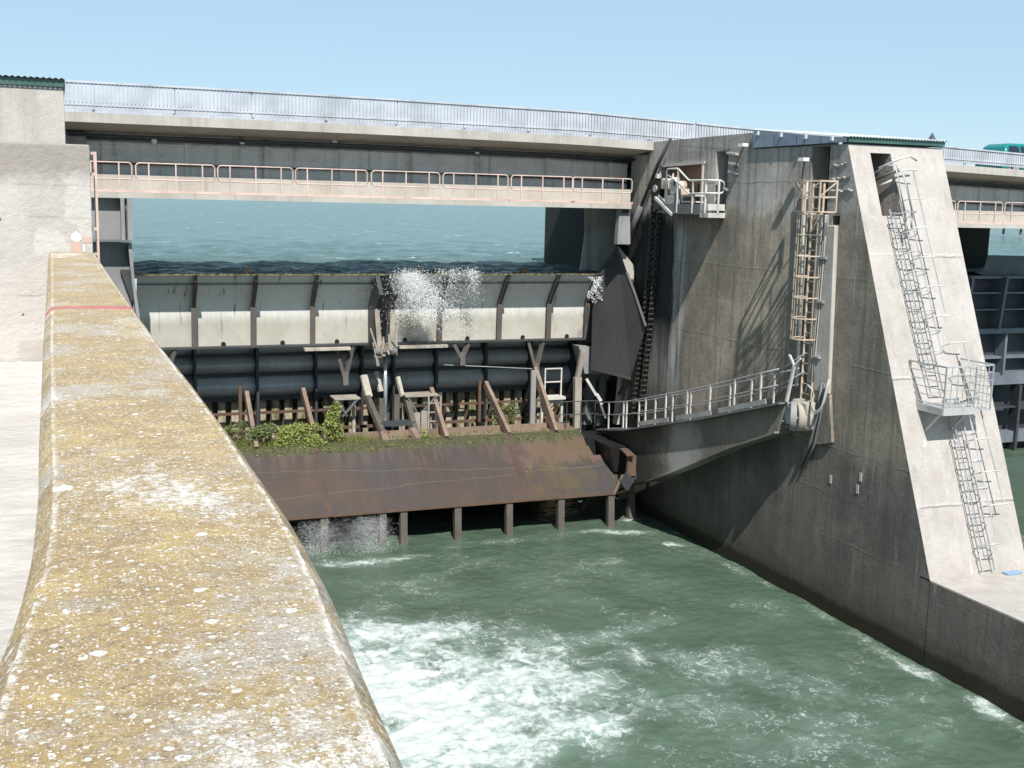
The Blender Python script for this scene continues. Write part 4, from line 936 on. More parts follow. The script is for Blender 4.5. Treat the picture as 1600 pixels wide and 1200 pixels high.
# trunnion
m = MB().tube([(20.495, 27.55, -6.0), (20.02, 27.72, -6.0)], .44, 20); tr = m.build('trunnion', 'stone', wg, bevel=.04)
MB().tube([(20.03, 27.72, -6.0), (19.93, 27.78, -6.0), (19.90, 27.8, -6.0)], .46, 20, .42).build('trunnion_flange', 'shield_pale', tr)
MB().tube([(19.91, 27.8, -5.98), (19.83, 27.82, -5.98)], .27, 20).build('trunnion_cap', 'galv', tr)
m = MB()
for k in range(10):
    a = 2*math.pi*k/10; m.tube([(19.91, 27.8+.36*math.cos(a), -6.0+.36*math.sin(a)), (19.86, 27.8+.36*math.cos(a), -6.0+.36*math.sin(a))], .03, 6)
m.build('trunnion_bolts', 'galv', tr)
MB().box((20.05, 27.22, -5.95), (20.499, 28.0, -5.52)).box((20.1, 27.2, -6.35), (20.499, 27.6, -5.9)).build('bearing_block', 'stone', wg, bevel=.06)
# arm handrails
for off, lb in ((-.24, 'inner'), (.50, 'outer')):
    h = MB()
    h.tube([(ax_(y)+off, y, atop(y)+1.0) for y in (28.1, 29.2, 32.1, 34.5, 36.8, 39.0)], .024, 6); h.tube([(ax_(y)+off, y, atop(y)+.52) for y in (28.1, 29.2, 32.1, 34.5, 36.8, 39.0)], .018, 6)
    if lb == 'outer':
        h.tube([(ax_(29.3)+off, 29.3, atop(29.3)+1.0), (20.3, 27.8, -4.15)], .022, 6); h.tube([(ax_(29.3)+off, 29.3, atop(29.3)+.5), (20.3, 27.8, -4.7)], .02, 6)
    ho_ = h.build('arm_handrail', 'galv', wg, True)
    for y in np.arange(28.9 if lb == 'inner' else 29.25, 39.2, 1.3 if lb == 'inner' else 1.12):
        MB().bar((ax_(y)+off, y, atop(y)), (ax_(y)+off, y, atop(y)+1.0), .045, .06).build('rail_post', 'white_metal', ho_)
MB().bar((19.85, 27.95, -5.6), (19.85, 27.68, -4.5), .08).bar((19.85, 27.68, -4.5), (19.85, 27.95, -4.2), .06).bar((19.85, 27.68, -4.5), (19.9, 27.45, -4.25), .05).build('gate_post', 'white_metal', wg)
# rail of the box girder near the arm
m = MB().tube([(17.6, 39.3, -7.45), (19.2, 39.2, -7.45)], .02, 6).tube([(17.6, 39.3, -7.95), (19.2, 39.2, -7.95)], .018, 6)
for x in (17.9, 18.5, 19.1): m.bar((x, 39.25, -8.5), (x, 39.25, -7.45), .035)
m.build('girder_handrail', 'dark_steel', wg)

# white service frame with inspection ladder on the girder
t = thing('inspection_stand', (18.1, 41, -8.5), 'white railed inspection stand rising on the gate girder beside the last sloping brace', 'stand')
m = MB()
for x in (17.72, 18.42): m.bar((x, 41, -7.9), (x, 41, -6.4), .05)
for z in (-6.42, -6.95): m.bar((17.72, 41, z), (18.42, 41, z), .045)
m.build('top_rails', 'white_metal', t)
MB().box((17.6, 40.7, -7.62), (18.5, 41.3, -7.52)).box((17.7, 40.9, -7.8), (18.45, 41.0, -7.66)).build('step_plate', 'white_metal', t)
MB().bar((18.47, 41, -9.0), (18.47, 41, -7.6), .09).build('leg', 'white_metal', t)
MB().bar((17.7, 41.2, -9.0), (17.7, 41.2, -7.6), .09).build('leg', 'white_metal', t)
MB().tube([(13.7, 41.8, -6.25), (15.5, 41.6, -6.35), (17.3, 41.3, -6.45)], .02, 6).build('feed_pipe', 'shield_pale', t)
MB().tube([(18.2, 41, -7.8), (18.05, 41, -8.1), (18.15, 41, -8.5), (18.1, 41, -9)], .05, 6).build('valve_pipe', 'yellowgrey', t)

# seal posts by the right shield
t = thing('seal_post', (19.0, 41, -8.5), 'weathered pale timber seal post standing between the white inspection stand and the dark shield', 'post')
MB().bar((18.9, 40.4, -9.0), (18.85, 40.4, -6.7), .28, .2).bar((18.85, 40.4, -6.75), (19.0, 40.3, -5.6), .18, .16).build('shaft', 'wood', t)
MB().bar((19.15, 40.2, -6.75), (19.75, 40.0, -7.75), .13, .1).bar((19.55, 40.05, -7.35), (19.7, 40.0, -7.6), .26, .12).build('sloping_arm', 'white_metal', t)
MB().bar((19.7, 40.0, -7.75), (19.9, 39.9, -8.3), .09, .07).build('arm_tip', 'grey_steel', t)

# ------------------------------------------------------------------ flap gate
fg = thing('flap_gate', (11, 42.5, -5.5), 'pale flap gate with curved ribs spilling spray, shaded above and sunlit below', 'flap gate')
FP = [(40.43, -2.66), (40.66, -2.89), (40.94, -3.2), (41.24, -3.55), (41.42, -3.86), (41.46, -4.12), (41.46, -5.27)]
XL, XR = 2.48, 19.62
m = MB()
rows = []
for x in np.linspace(XL, XR, 40): rows.append([(x, y, z) for y, z in FP])
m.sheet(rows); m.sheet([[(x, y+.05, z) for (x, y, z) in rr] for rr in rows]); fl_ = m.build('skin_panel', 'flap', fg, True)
n = NT('grimy_shade_lifted_flap_face'); P = n.P; z = n.xyz(P)[2]
c = n.mix(n.ramp(n.noise(P, 1.0, 5), .35, .7), (.47, .45, .395), (.40, .375, .315))
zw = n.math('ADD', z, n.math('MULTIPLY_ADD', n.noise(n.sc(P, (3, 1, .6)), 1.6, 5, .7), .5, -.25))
c = n.mix(n.ramp(zw, -4.55, -3.9), c, n.mix(n.noise(n.sc(P, (1.2, 1, 3)), 1.2, 4), (.80, .79, .76), (.64, .635, .61)))  # upper panel coloured paler to offset the shade cast by the walkway
c = n.mix(n.math('MULTIPLY', n.ramp(n.noise(n.sc(P, (5, 1, .35)), 1.2, 5, .72), .58, .70), n.ramp(z, -5.3, -4.4)), c, (.13, .11, .09))
c = n.mix(n.ramp(n.noise(P, 3.2, 6, .75), .62, .70, 0, .8), c, (.42, .35, .24))
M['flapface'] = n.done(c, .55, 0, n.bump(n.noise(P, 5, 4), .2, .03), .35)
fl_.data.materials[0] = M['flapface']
n = NT('mossy_crest_steel'); P = n.P
c = n.mix(n.ramp(n.noise(P, 6, 5, .7), .4, .6), (.05, .045, .035), (.24, .21, .10)); M['crest'] = n.done(c, .8, 0, n.bump(n.noise(P, 15, 4), .5, .04), .3)
MB().bar((XL-.05, 40.45, -2.66), (XR, 40.45, -2.66), .2, .06).build('crest_plate', 'crest', fg)
MB().bar((XL, 40.72, -3.02), (XR, 40.72, -3.02), .10, .04).build('upper_stringer', 'grey_steel', fg)
MB().bar((XL, 41.32, -5.30), (XR, 41.32, -5.30), .3, .07).build('bottom_flange', 'dark_steel', fg)
for x in (6.1, 12.25, 13.0, 16.5):
    MB().box((x-.12, 40.4, -2.62), (x+.12, 40.58, -2.42)).build('crest_stop', 'brace', fg)
ribs = [4.38, 6.42, 8.55, 13.4, 15.82, 17.9, 19.55]
def ribm(x):
    o_ = [(y-.30*k, z) for (y, z), k in zip(FP, (.8, 1, 1, .95, .85, .8, .8))]
    return MB().prism([(x-.04, y, z) for y, z in FP]+[(x-.04, y, z) for y, z in o_[::-1]], (.08, 0, 0)).bar((x, o_[4][0]-.01, o_[4][1]), (x, o_[6][0]-.01, o_[6][1]), .2, .02, up=(0, 1, 0)).bar((x, o_[1][0]-.01, o_[1][1]), (x, o_[4][0]-.01, o_[4][1]), .12, .02, up=(0, 1, 0))
for x in ribs: ribm(x).build('rib', 'rib', fg)
for x in (5.4, 7.5, 9.5, 12.1, 14.6, 16.9, 18.8):
    MB().tube([(x, 41.448, -5.2), (x, 41.40, -5.2)], .085, 10).build('drain_hole', 'black', fg)
# central lifting arms of the flap
XC = 11.0
for s_ in (-.26, .26):
    m = MB().prism([(XC+s_-.08, 40.35, -2.7), (XC+s_-.08, 41.4, -4.0), (XC+s_-.08, 40.7, -4.25), (XC+s_-.08, 39.75, -3.35)], (.16, 0, 0))
    m.prism([(XC+s_-.1, 41.3, -3.9), (XC+s_-.1, 41.2, -5.3), (XC+s_*.5-.1, 40.5, -5.75), (XC+s_-.1, 40.45, -4.0)], (.2, 0, 0))
    m.build('lifting_arm', 'dark_steel', fg)
    MB().bar((XC+s_*1.15, 40.3, -3.92), (XC+s_*.85, 40.15, -5.35), .17, .1, up=(0, 1, 0)).build('timber_facing', 'wood', fg)
MB().prism([(XC-.2, 40.42, -2.75), (XC+.2, 40.42, -2.75), (XC+.2, 40.6, -4.2), (XC+.2, 40.9, -5.3), (XC-.2, 40.9, -5.3), (XC-.2, 40.6, -4.2)], (0, .3, 0)).build('arm_web', 'black', fg)
for (a, b) in (((XC-.55, 40.2, -4.6), (XC-.3, 40.1, -5.4)), ((XC-.1, 40.1, -4.9), (XC-.12, 40.0, -5.6)), ((XC+.42, 40.2, -4.5), (XC+.36, 40.1, -5.6)), ((XC+.1, 40.1, -4.8), (XC+.15, 40.0, -5.5)), ((XC-.42, 40.1, -5.3), (XC-.3, 40.0, -5.95))):
    MB().bar(a, b, .05, .05, w2=.15).build('splintered_plank', 'wood', fg)
MB().tube([(XC-.4, 40.1, -5.45), (XC+.4, 40.1, -5.45)], .14, 12).build('pivot_pin', 'grey_steel', fg)
m = MB()
for k in range(22):
    c_ = V((XC+random.gauss(0, .2), 40.0+random.uniform(-.1, .1), -5.35+random.gauss(0, .18))); dd_ = V((random.gauss(0, .5), random.gauss(0, .2), random.gauss(0, 1))).normalized()*random.uniform(.06, .2)
    m.bar(c_-dd_, c_+dd_, random.uniform(.03, .08), .03)
m.build('clinging_debris', 'wood', fg)
for (xa, xb) in ((8.2, 9.9), (11.75, 13.65)):
    MB().box((xa, 40.9, -5.47), (xb, 41.15, -5.36)).build('fender_timber', 'bare', fg, bevel=.01)
for (x, zb_) in ((17.4, -6.4), (9.75, -6.5), (14.3, -5.9), (3.4, -6.2)):
    MB().bar((x-.32, 41.3, -5.3), (x-.02, 41.2, zb_), .16, .12).bar((x+.32, 41.3, -5.3), (x+.02, 41.2, zb_), .16, .12).bar((x, 41.2, zb_+.2), (x, 41.1, zb_-.3), .2, .14).build('hinge_bracket', 'rib', fg)

# hydraulic cylinder
hc = thing('hydraulic_cylinder', (11.3, 40.5, -8.5), 'hydraulic cylinder with bright rod in a weathered frame under the flap gate', 'cylinder')
MB().tube([(11.15, 40.7, -5.7), (11.08, 40.4, -7.85)], .075, 12).build('rod', 'chrome', hc, True)
MB().tube([(11.08, 40.4, -7.75), (11.02, 40.25, -8.9)], .17, 12).build('barrel', 'dark_steel', hc, True)
MB().tube([(11.05, 40.2, -8.35), (11.03, 40.15, -9.0)], .06, 10).build('lower_rod', 'chrome', hc, True)
for (a, b, w_) in (((10.35, 40.8, -6.4), (10.45, 40.4, -7.15), .26), ((11.65, 40.8, -6.5), (11.75, 40.5, -7.2), .14), ((10.85, 40.9, -6.3), (10.95, 40.6, -7.0), .16)):
    MB().bar(a, b, w_, .12).build('bleached_timber', 'bare', hc)
for (a, b) in (((10.35, 40.3, -7.1), (10.85, 39.2, -8.75)), ((11.85, 40.3, -7.2), (12.0, 39.2, -8.75)), ((10.9, 40.3, -7.2), (10.85, 40.2, -8.8)), ((11.5, 40.4, -7.1), (11.45, 40.3, -8.6))):
    MB().bar(a, b, .2, .18).build('frame_leg', 'stilt', hc)
for (a, b) in (((10.6, 39.1, -8.2), (10.75, 38.7, -8.9)), ((11.75, 39.3, -8.2), (12.05, 38.75, -8.8))):
    MB().bar(a, b, .25, .18).build('rusty_foot', 'brace', hc)
MB().box((10.5, 39.6, -8.12), (12.0, 40.0, -7.98)).build('cross_beam', 'dark_steel', hc)
def stand(label, x0, x1, ladder):
    t = thing('work_stand', ((x0+x1)/2, 40.4, -8.6), label, 'work stand', 'timber work stands by the cylinder')
    m = MB()
    for k in range(4): m.box((x0, 40.05+k*.2, -7.16+.01*(k % 2)), (x1, 40.22+k*.2, -7.11+.01*(k % 2)))
    m.build('deck_boards', 'wood', t)
    MB().bar((x0+.08, 40.1, -7.16), (x0+.5, 40.3, -7.8), .08).bar((x1-.1, 40.1, -7.16), (x1-.6, 40.3, -7.8), .08).build('strut', 'grey_steel', t)
    for x in (x0+.1, x1-.1): MB().bar((x, 40.7, -9), (x, 40.7, -7.16), .1).build('leg', 'wood' if ladder else 'bare', t)
    if ladder:
        m = MB()
        for x in (x1-.45, x1+.02): m.bar((x, 39.95, -8.9), (x, 39.95, -7.15), .06)
        for k in range(5): m.bar((x1-.45, 39.95, -7.4-.34*k), (x1+.02, 39.95, -7.4-.34*k), .035)
        m.build('access_ladder', 'wood', t)
        MB().box((x0+.3, 40.0, -8.6), (x0+.55, 40.1, -7.75)).box((x0+.6, 40.02, -8.7), (x0+.85, 40.1, -7.7)).build('hanging_board', 'wood', t)
stand('small timber topped work stand beside the bright leafy bush', 9.1, 10.05, False)
stand('timber topped work stand with a small ladder and hanging boards', 11.75, 13.05, True)

# side shields
def shield(label, polys, mat, x, z):
    t = thing('side_shield', (x, 41, z), label, 'steel shield')
    for nm, poly, th, mt in polys: MB().prism(poly, th).build(nm, mt, t)
    return t
shield('dark curved steel side shield between the flap gate and the chains', [
    ('upper_plate', [(20.15, 43, -.06), (21.6, 43, -.04), (21.6, 43, -1.7), (21.3, 43, -2.9), (20.0, 43, -2.9), (20.2, 43, -1.1)], (0, .06, 0), 'girder'),
    ('main_plate', [(19.60, 40.4, -2.58), (20.13, 39.9, -1.55), (20.02, 39.2, -3.06), (20.03, 38.2, -6.47), (19.32, 40.2, -6.35), (19.35, 40.3, -4.1)], (.05, .05, 0), 'shield'),
    ('wing_plate', [(20.13, 39.9, -1.55), (20.24, 38.5, -3.18), (20.24, 37.5, -4.36), (20.03, 38.2, -6.47), (20.02, 39.2, -3.06)], (.04, .05, 0), 'shield'),
    ('rim', [(20.10, 39.88, -1.50), (20.21, 38.46, -3.18), (20.21, 37.46, -4.38), (20.15, 37.5, -4.38), (20.15, 38.5, -3.22), (20.04, 39.88, -1.58)], (0, -.05, 0), 'rib'),
    ('lower_rim', [(20.0, 38.16, -6.50), (19.3, 40.16, -6.38), (19.3, 40.16, -6.30), (20.0, 38.16, -6.40)], (0, -.06, 0), 'rib'),
    ('lower_box', [(18.95, 40.6, -5.5), (20.0, 40.6, -5.6), (20.1, 40.6, -6.65), (19.25, 40.6, -6.6)], (0, .6, 0), 'shield_pale'),
    ('jamb_plate', [(19.64, 41.5, -3.3), (20.15, 41.5, -3.4), (20.05, 41.5, -5.5), (19.68, 41.5, -5.4)], (0, .05, 0), 'bluegate'),
    ], 'shield', 20.6, -6)
t = thing('junction_box', (20.5, 40, -.8), 'grey steel box on the pier edge at the end of the walkway', 'box')
MB().prism([(19.480, 38.528, -0.13), (19.913, 38.528, -0.135), (19.990, 38.528, -1.443), (19.432, 38.528, -1.443)], (0.000, 0.289, 0.000)).build('casing', 'shield_pale', t, bevel=.02)
MB().box((19.577, 38.470, -0.269), (19.836, 38.528, -0.135)).build('vent_plate', 'dark_steel', t)
MB().prism([(19.70, 39.0, -1.51), (20.44, 39.0, -2.27), (20.40, 39.0, -3.12)], (.02, .05, 0)).build('sunlit_gusset', 'beam', t)
t = thing('sill_pier', (20.7, 40, -8), 'pale concrete stub standing behind the arm beneath the dark shield', 'stub')
MB().prism([(20.55, 40.0, -6.7), (20.95, 40.0, -6.8), (21.0, 40.0, -8.6), (20.4, 40.0, -8.6), (20.5, 40.0, -7.6)], (0, .3, 0)).build('stub_body', 'beam', t)
MB().bar((20.4, 39.9, -7.4), (20.8, 39.9, -6.75), .06).build('stub_brace', 'dark_steel', t)
MB().bar((19.9, 41.3, -6.7), (19.75, 41.3, -8.8), .35, .2).bar((20.25, 41, -6.7), (20.15, 41, -8.8), .25, .2).build('seal_strip', 'grey_steel', t)
# left shield
t = thing('side_shield', (1.7*.952, 41*.952, -3*.952), 'grey steel side shield with flange behind the near block ladder', 'steel shield')
MB().prism([(0.904, 38.651, -0.135), (1.904, 38.651, -0.135), (1.904, 38.651, -1.428), (0.904, 38.651, -1.428)], (0.000, 0.048, -0.135)).build('upper_plate', 'shield_pale', t)
MB().box((1.904, 38.175, -1.428), (2.018, 38.699, -0.14)).box((2.094, 38.128, -1.447), (2.247, 38.651, -0.135)).box((2.018, 38.508, -1.428), (2.094, 38.651, -0.14)).build('flange', 'shield_pale', t)
MB().box((0.904, 38.080, -1.485), (2.190, 38.699, -1.428)).build('shelf_plate', 'grey_steel', t)
MB().prism([(0.904, 38.746, -1.523), (2.190, 38.746, -1.523), (2.247, 38.746, -2.856), (2.380, 38.746, -4.379), (2.475, 38.746, -6.664), (0.904, 38.746, -6.664)], (0.000, 0.048, -0.135)).build('lower_plate', 'shield_pale', t)
MB().prism([(2.094, 38.270, -1.523), (2.209, 38.270, -1.523), (2.266, 38.270, -2.761), (2.428, 38.270, -4.189), (2.618, 38.270, -5.141), (2.428, 38.270, -5.141), (2.190, 38.270, -2.856)], (0.000, 0.457, -0.135)).build('edge_strip', 'shield_pale', t)
MB().prism([(1.856, 38.604, -2.380), (2.190, 38.604, -2.380), (2.247, 38.604, -3.142), (2.190, 38.604, -3.427)], (0.000, 0.057, -0.135)).build('dark_pocket', 'dark_steel', t)
MB().box((2.9, 42.0, -6.6), (3.3, 42.3, -5.6)).box((3.05, 41.7, -8.0), (3.5, 42, -6.6)).build('guide_block', 'beam', t)

# ------------------------------------------------------------------ far gate (right bay)
rg = thing('weir_gate', (43, 43, -8), 'closed blue grey weir gate seen in the bay beyond the big pier', 'weir gate')
MB().prism([(41.15, 42.6, -1.93), (47, 42.6, -2.0), (47, 43.05, -3.0), (41.35, 43.05, -2.97)], (0, .05, 0)).build('flap_plate', 'bluegate', rg)
MB().box((38.3, 43.3, -8.2), (47, 43.4, -2.95)).box((38.3, 43.6, -14), (47, 43.7, -8.2)).build('skin_plate', 'bluegate_shade', rg)
for z, h, mt in ((-3.0, .12, 'bluegate'), (-3.75, .08, 'bluegate'), (-4.55, .06, 'bluegate'), (-5.6, .25, 'bluegate'), (-6.9, .1, 'bluegate'), (-8.85+.9, .6, 'bluegate'), (-10.9, .55, 'bluegate'), (-9.4, .08, 'bluegate_shade')):
    MB().box((38.3, 42.75, z-h/2), (47, 43.3, z+h/2)).build('beam', mt, rg)
for x in (40.2, 42.3, 44.4, 46.5):
    MB().prism([(x, 42.45, -2.97), (x, 43.2, -2.97), (x, 43.2, -5.5), (x, 42.7, -5.5)], (.13, 0, 0)).build('rib', 'bluegate', rg)
    MB().box((x+.4, 42.6, -7.6), (x+.52, 43.2, -5.7)).build('lower_rib', 'bluegate', rg)
    MB().box((x+1.6, 42.6, -14), (x+1.75, 43.2, -8.3)).build('stilt', 'bluegate_shade', rg)
MB().box((39.5, 42.3, -12.2), (47, 42.9, -12.0)).build('sill_walk', 'bluegate', rg)
MB().box((39.5, 42.29, -11.99), (47, 42.5, -11.9)).build('moss_edge', 'leaf2', rg)
t = thing('bridge_pier', (44, 48, -11), 'dark upstream pier stub seen under the far walkway', 'pier')
MB().box((39.6, 46.5, -14), (44.9, 50.5, .9)).build('pier_body', 'void', t)  # near-black colour paints in the shade below the deck

# ------------------------------------------------------------------ car on the bridge
cz = zdk(41.8)-.045
car = thing('parked_car', (41.8, 41.6, cz), 'teal car crossing the bridge beyond the big pier, only its roof showing', 'car')
x0, x1 = 39.75, 43.85; yc, hw = 41.6, .84
def carsec(prof_, inset):
    m = MB(); N = len(prof_)
    a = [(x, yc-hw+i, z+cz) for (x, z), i in zip(prof_, inset)]; b = [(x, yc+hw-i, z+cz) for (x, z), i in zip(prof_, inset)]
    m.add(a+b, [tuple(range(N)), tuple(range(N, 2*N))[::-1]]+[(i, (i+1) % N, N+(i+1) % N, N+i) for i in range(N)]); return m
m = carsec([(39.72, .35), (39.72, .75), (39.9, .95), (42.9, .95), (43.8, .8), (43.88, .55), (43.85, .25), (39.8, .25)], [0]*8)
m.build('body', 'teal', car, bevel=.06)
m = carsec([(39.85, .94), (40.0, 1.32), (40.2, 1.45), (41.7, 1.47), (42.0, 1.40), (42.8, .94)], [0.02, .17, .22, .22, .2, .02]); m.build('cabin', 'teal', car, bevel=.06)
for (xa, xb, xc, xd) in ((40.05, 40.75, 40.72, 40.2), (40.85, 41.55, 41.52, 40.85), (41.65, 42.4, 41.98, 41.62)):
    for s in (-1, 1):
        MB().prism([(xa, yc+s*(hw-.028), .98+cz), (xb, yc+s*(hw-.028), .98+cz), (xc, yc+s*(hw-.178), 1.33+cz), (xd, yc+s*(hw-.178), 1.33+cz)], (0, s*.02, 0)).build('side_window', 'glass', car)
for x in (40.55, 43.0):
    for s in (-1, 1):
        wv = MB().tube([(x, yc+s*(hw-.18), .31+cz), (x, yc+s*(hw+.01), .31+cz)], .31, 18).build('wheel', 'tyre', car)
        MB().tube([(x, yc+s*(hw-.0), .31+cz), (x, yc+s*(hw+.02), .31+cz)], .19, 14).build('rim', 'galv', wv)
for s in (-1, 1): MB().box((39.69, yc+s*.6-.1, .6+cz), (39.75, yc+s*.6+.1, .8+cz)).build('tail_light', 'redmark', car)

# ------------------------------------------------------------------ far banks
X_, Y_ = np.meshgrid(np.linspace(-600, 1500, 90), np.linspace(1130, 1500, 12))
tag(grid_mesh('far_bank', X_, Y_, RZ-1+np.clip((Y_-1140)/12, 0, 4)+.8*fbm(X_/40, Y_/40, 2), 'leaf2'), 'distant low far bank of the reservoir', 'bank', kind='structure')
X_, Y_ = np.meshgrid(np.linspace(88, 320, 80), np.linspace(80, 500, 60))
dd = (X_-.95*Y_-8)
tag(grid_mesh('right_bank', X_, Y_, RZ-.8+np.clip(dd*.25, 0, 2.6)+.3*fbm(X_/6, Y_/6, 3), 'stone'), 'stony right bank of the reservoir', 'bank', kind='structure')
def leaves(m, c, rad, n_, sz, flat=.7):
    for _ in range(n_):
        u = V((random.gauss(0, 1), random.gauss(0, 1), random.gauss(0, 1))).normalized()*(random.random()**.45)
        p = V(c)+V((u.x*rad[0], u.y*rad[1], u.z*rad[2])); s = sz*random.choice((.5, .75, .9, 1.1, 1.4))
        a = V((random.gauss(0, 1), random.gauss(0, 1), random.gauss(0, .6))).normalized(); b = a.cross(V((random.gauss(0, 1), random.gauss(0, 1), random.gauss(0, 1)))).normalized()
        m.add([p-a*s*.5, p-b*s*.3, p+a*s*.5, p+b*s*.3], [(0, 1, 2, 3)])
m = MB()
for k in range(150):
    x = random.uniform(-300, 900); y = random.uniform(1150, 1240); h = random.uniform(3, 7)
    leaves(m, (x, y, RZ+2+h*.4), (random.uniform(8, 20), 6, h*.6), 60, 4)
tag(m.build('far_treeline', 'tree'), 'thin dark treeline along the far bank', 'trees', kind='stuff')
k_ = 0
for (rt, D) in ((.955, 112), (.985, 114), (1.01, 111), (1.04, 116)):
    x, y = rt*D, D
    t = thing('shore_tree', (x, y, RZ+1.2), ['round dull green tree on the right bank closest to the far gate', 'broad dull green tree second along the right bank', 'small dull green tree third along the right bank', 'dull green tree at the frame edge on the right bank'][k_], 'tree', 'trees on the right bank'); k_ += 1
    MB().tube([(x, y, RZ+.3), (x+.1, y, RZ+2.2), (x-.1, y, RZ+3.4)], .16, 7, .06).build('trunk', 'stem', t)
    m = MB()
    for q in range(7): leaves(m, (x+random.uniform(-1.3, 1.3), y+random.uniform(-1, 1), RZ+2.4+random.uniform(-.6, 1.2)), (1.0, 1.0, .8), 130, .3)
    m.build('crown', 'tree', t)
t = thing('church_tower', (280, 320, 0), 'distant pointed church spire rising behind the bridge', 'church')
MB().box((277, 317, -2), (283, 323, 23)).build('tower', 'stone', t)
m = MB(); m.add([(278.4, 318.4, 23), (281.6, 318.4, 23), (281.6, 321.6, 23), (278.4, 321.6, 23), (280, 320, 27.2)], [(0, 1, 4), (1, 2, 4), (2, 3, 4), (3, 0, 4), (3, 2, 1, 0)]); m.build('spire', 'slate', t)
MB().box((270, 323, -2), (290, 345, 12)).build('nave', 'stone', t)

# ------------------------------------------------------------------ plants on the gate
def bush(label, c, r, n_, sz, mat, stems=6):
    t = thing('bush', (c[0], c[1], c[2]-r[2]), label, 'bush', 'weeds growing on the gate girder')
    m = MB()
    for k in range(9):
        q = (c[0]+random.uniform(-.6, .6)*r[0], c[1]+random.uniform(-.6, .6)*r[1], c[2]+random.uniform(-.7, .75)*r[2])
        leaves(m, q, (r[0]*.46, r[1]*.42, r[2]*.36), int(n_*2.0)//9, sz*.66)
    m.build('foliage', mat, t)
    m = MB()
    for k in range(stems): m.tube([(c[0]+random.uniform(-.15, .15), c[1], c[2]-r[2]-.15), (c[0]+random.uniform(-.6, .6)*r[0], c[1]+random.uniform(-.3, .3), c[2]+random.uniform(-.2, .6)*r[2])], .012, 4)
    for k in range(stems): m.tube([(c[0]+random.uniform(-.9, .9)*r[0], c[1]+random.uniform(-.2, .2), c[2]-r[2]-.1), (c[0]+random.uniform(-1.1, 1.1)*r[0], c[1]+random.uniform(-.3, .3), c[2]+random.uniform(.2, 1.15)*r[2])], .008, 4, .003)
    m.build('stems', 'stem', t)
bush('tall bright yellow green bush beside the timber work stand', (8.75, 38.9, -7.75), (.42, .35, .9), 1500, .13, 'leaf')
bush('low spreading green bush between the two left braces', (7.2, 39.0, -8.35), (1.0, .4, .6), 2400, .11, 'leaf')
bush('dense yellow green clump at the foot of the second brace', (8.1, 38.95, -8.3), (.55, .35, .6), 1400, .11, 'leaf')
bush('dense green clump between the greyish bush and the first brace', (6.35, 39.0, -8.2), (.6, .35, .62), 1500, .11, 'leaf2')
bush('greyish bush at the left end behind the lichen wall', (5.5, 39.3, -8.05), (.5, .4, .6), 800, .11, 'leaf2')
bush('feathery grey green bush behind the fourth brace', (15.75, 40.1, -8.0), (.55, .35, .6), 900, .10, 'leaf2')
bush('small light green weed at the foot of the cylinder frame', (12.2, 38.95, -8.5), (.26, .25, .3), 350, .10, 'leaf')
m = MB()
for k in range(5200):
    x = random.uniform(1.5, 18.2); dens = 1. if x < 10.5 else (.45 if x < 13.5 else .25)
    if random.random() > dens: continue
    y = random.uniform(38.72, 39.5); h = random.uniform(.06, .26)*(1.35 if x < 10 else .7)
    a = random.uniform(0, 6.28); lx, ly = random.uniform(-.08, .08), random.uniform(-.12, .05); s = .012
    z0 = -8.5 if y > 38.8 else -8.53
    m.add([(x-s*math.cos(a), y-s*math.sin(a), z0), (x+s*math.cos(a), y+s*math.sin(a), z0), (x+lx, y+ly, z0+h)], [(0, 1, 2)])
for k in range(700):
    x = random.uniform(1.5, 18.2); s = random.uniform(0, .12)
    if x > 11 and random.random() < .5: continue
    p = V(apt(x, s))+V((0, -.03, 0)); leaves(m, p, (.12, .03, .06), 4, .06)
tag(m.build('grass', 'grassm'), 'mossy grass along the top edge of the rusty gate girder', 'grass', kind='stuff')

# ------------------------------------------------------------------ spray
n = NT('white_spray_water'); M['spray'] = n.done((.93, .95, .96), .35, 0, None, .5)
oc = [(1,0,0),(-1,0,0),(0,1,0),(0,-1,0),(0,0,1),(0,0,-1)]; of = [(0,2,4),(2,1,4),(1,3,4),(3,0,4),(2,0,5),(1,2,5),(3,1,5),(0,3,5)]
def drops(name, L, label):
    """L: array of x, y, z, size, stretch"""
    L = np.array(L); b = np.array(oc, float); k = len(L)
    sc = np.stack([L[:, 3], L[:, 3], L[:, 3]*L[:, 4]], 1)[:, None, :]
    co = (L[:, None, :3]+b[None]*sc).reshape(-1, 3)
    fc = (np.arange(k)[:, None, None]*6+np.array(of)[None]).reshape(-1, 3)
    me = bpy.data.meshes.new(name); me.from_pydata(co.tolist(), [], fc.tolist()); me.materials.append(M['spray'])
    o = bpy.data.objects.new(name, me); col.objects.link(o); return tag(o, label, 'spray', kind='stuff')
G = rng.normal; U = rng.random
N = 13000                                               # plume over the flap crest, thrown sideways as it falls
u = U(N)**.9; jet = rng.integers(0, 30, N); jo = rng.normal(0, .36, 30); jt = rng.normal(0, .3, 30); jl = .7+.5*U(30); u = u*jl[jet]
x = 11.75+.85*u+jo[jet]*(.55+.5*u)+jt[jet]*u+G(0, .13, N)*(1+1.6*u)
L1 = np.stack([x, 40.15-.3*np.sin(u*2.2)+G(0, .1, N), -2.6-1.85*u+.30*u*(1-u)*4*U(N)+G(0, .13, N), rng.choice([.003, .004, .005, .007, .012], N), .8+U(N)*1.6], 1)
N = 1500; u = U(N); jet = rng.integers(0, 8, N); jo = rng.normal(0, .65, 8)
L2 = np.stack([13.75+jo[jet]*(.7+.3*u)+G(0, .12, N), 40.1+G(0, .12, N), -2.5-1.35*u*U(N)+G(0, .09, N), rng.choice([.005, .007, .01, .014], N), .8+U(N)*1.2], 1)
N = 1500
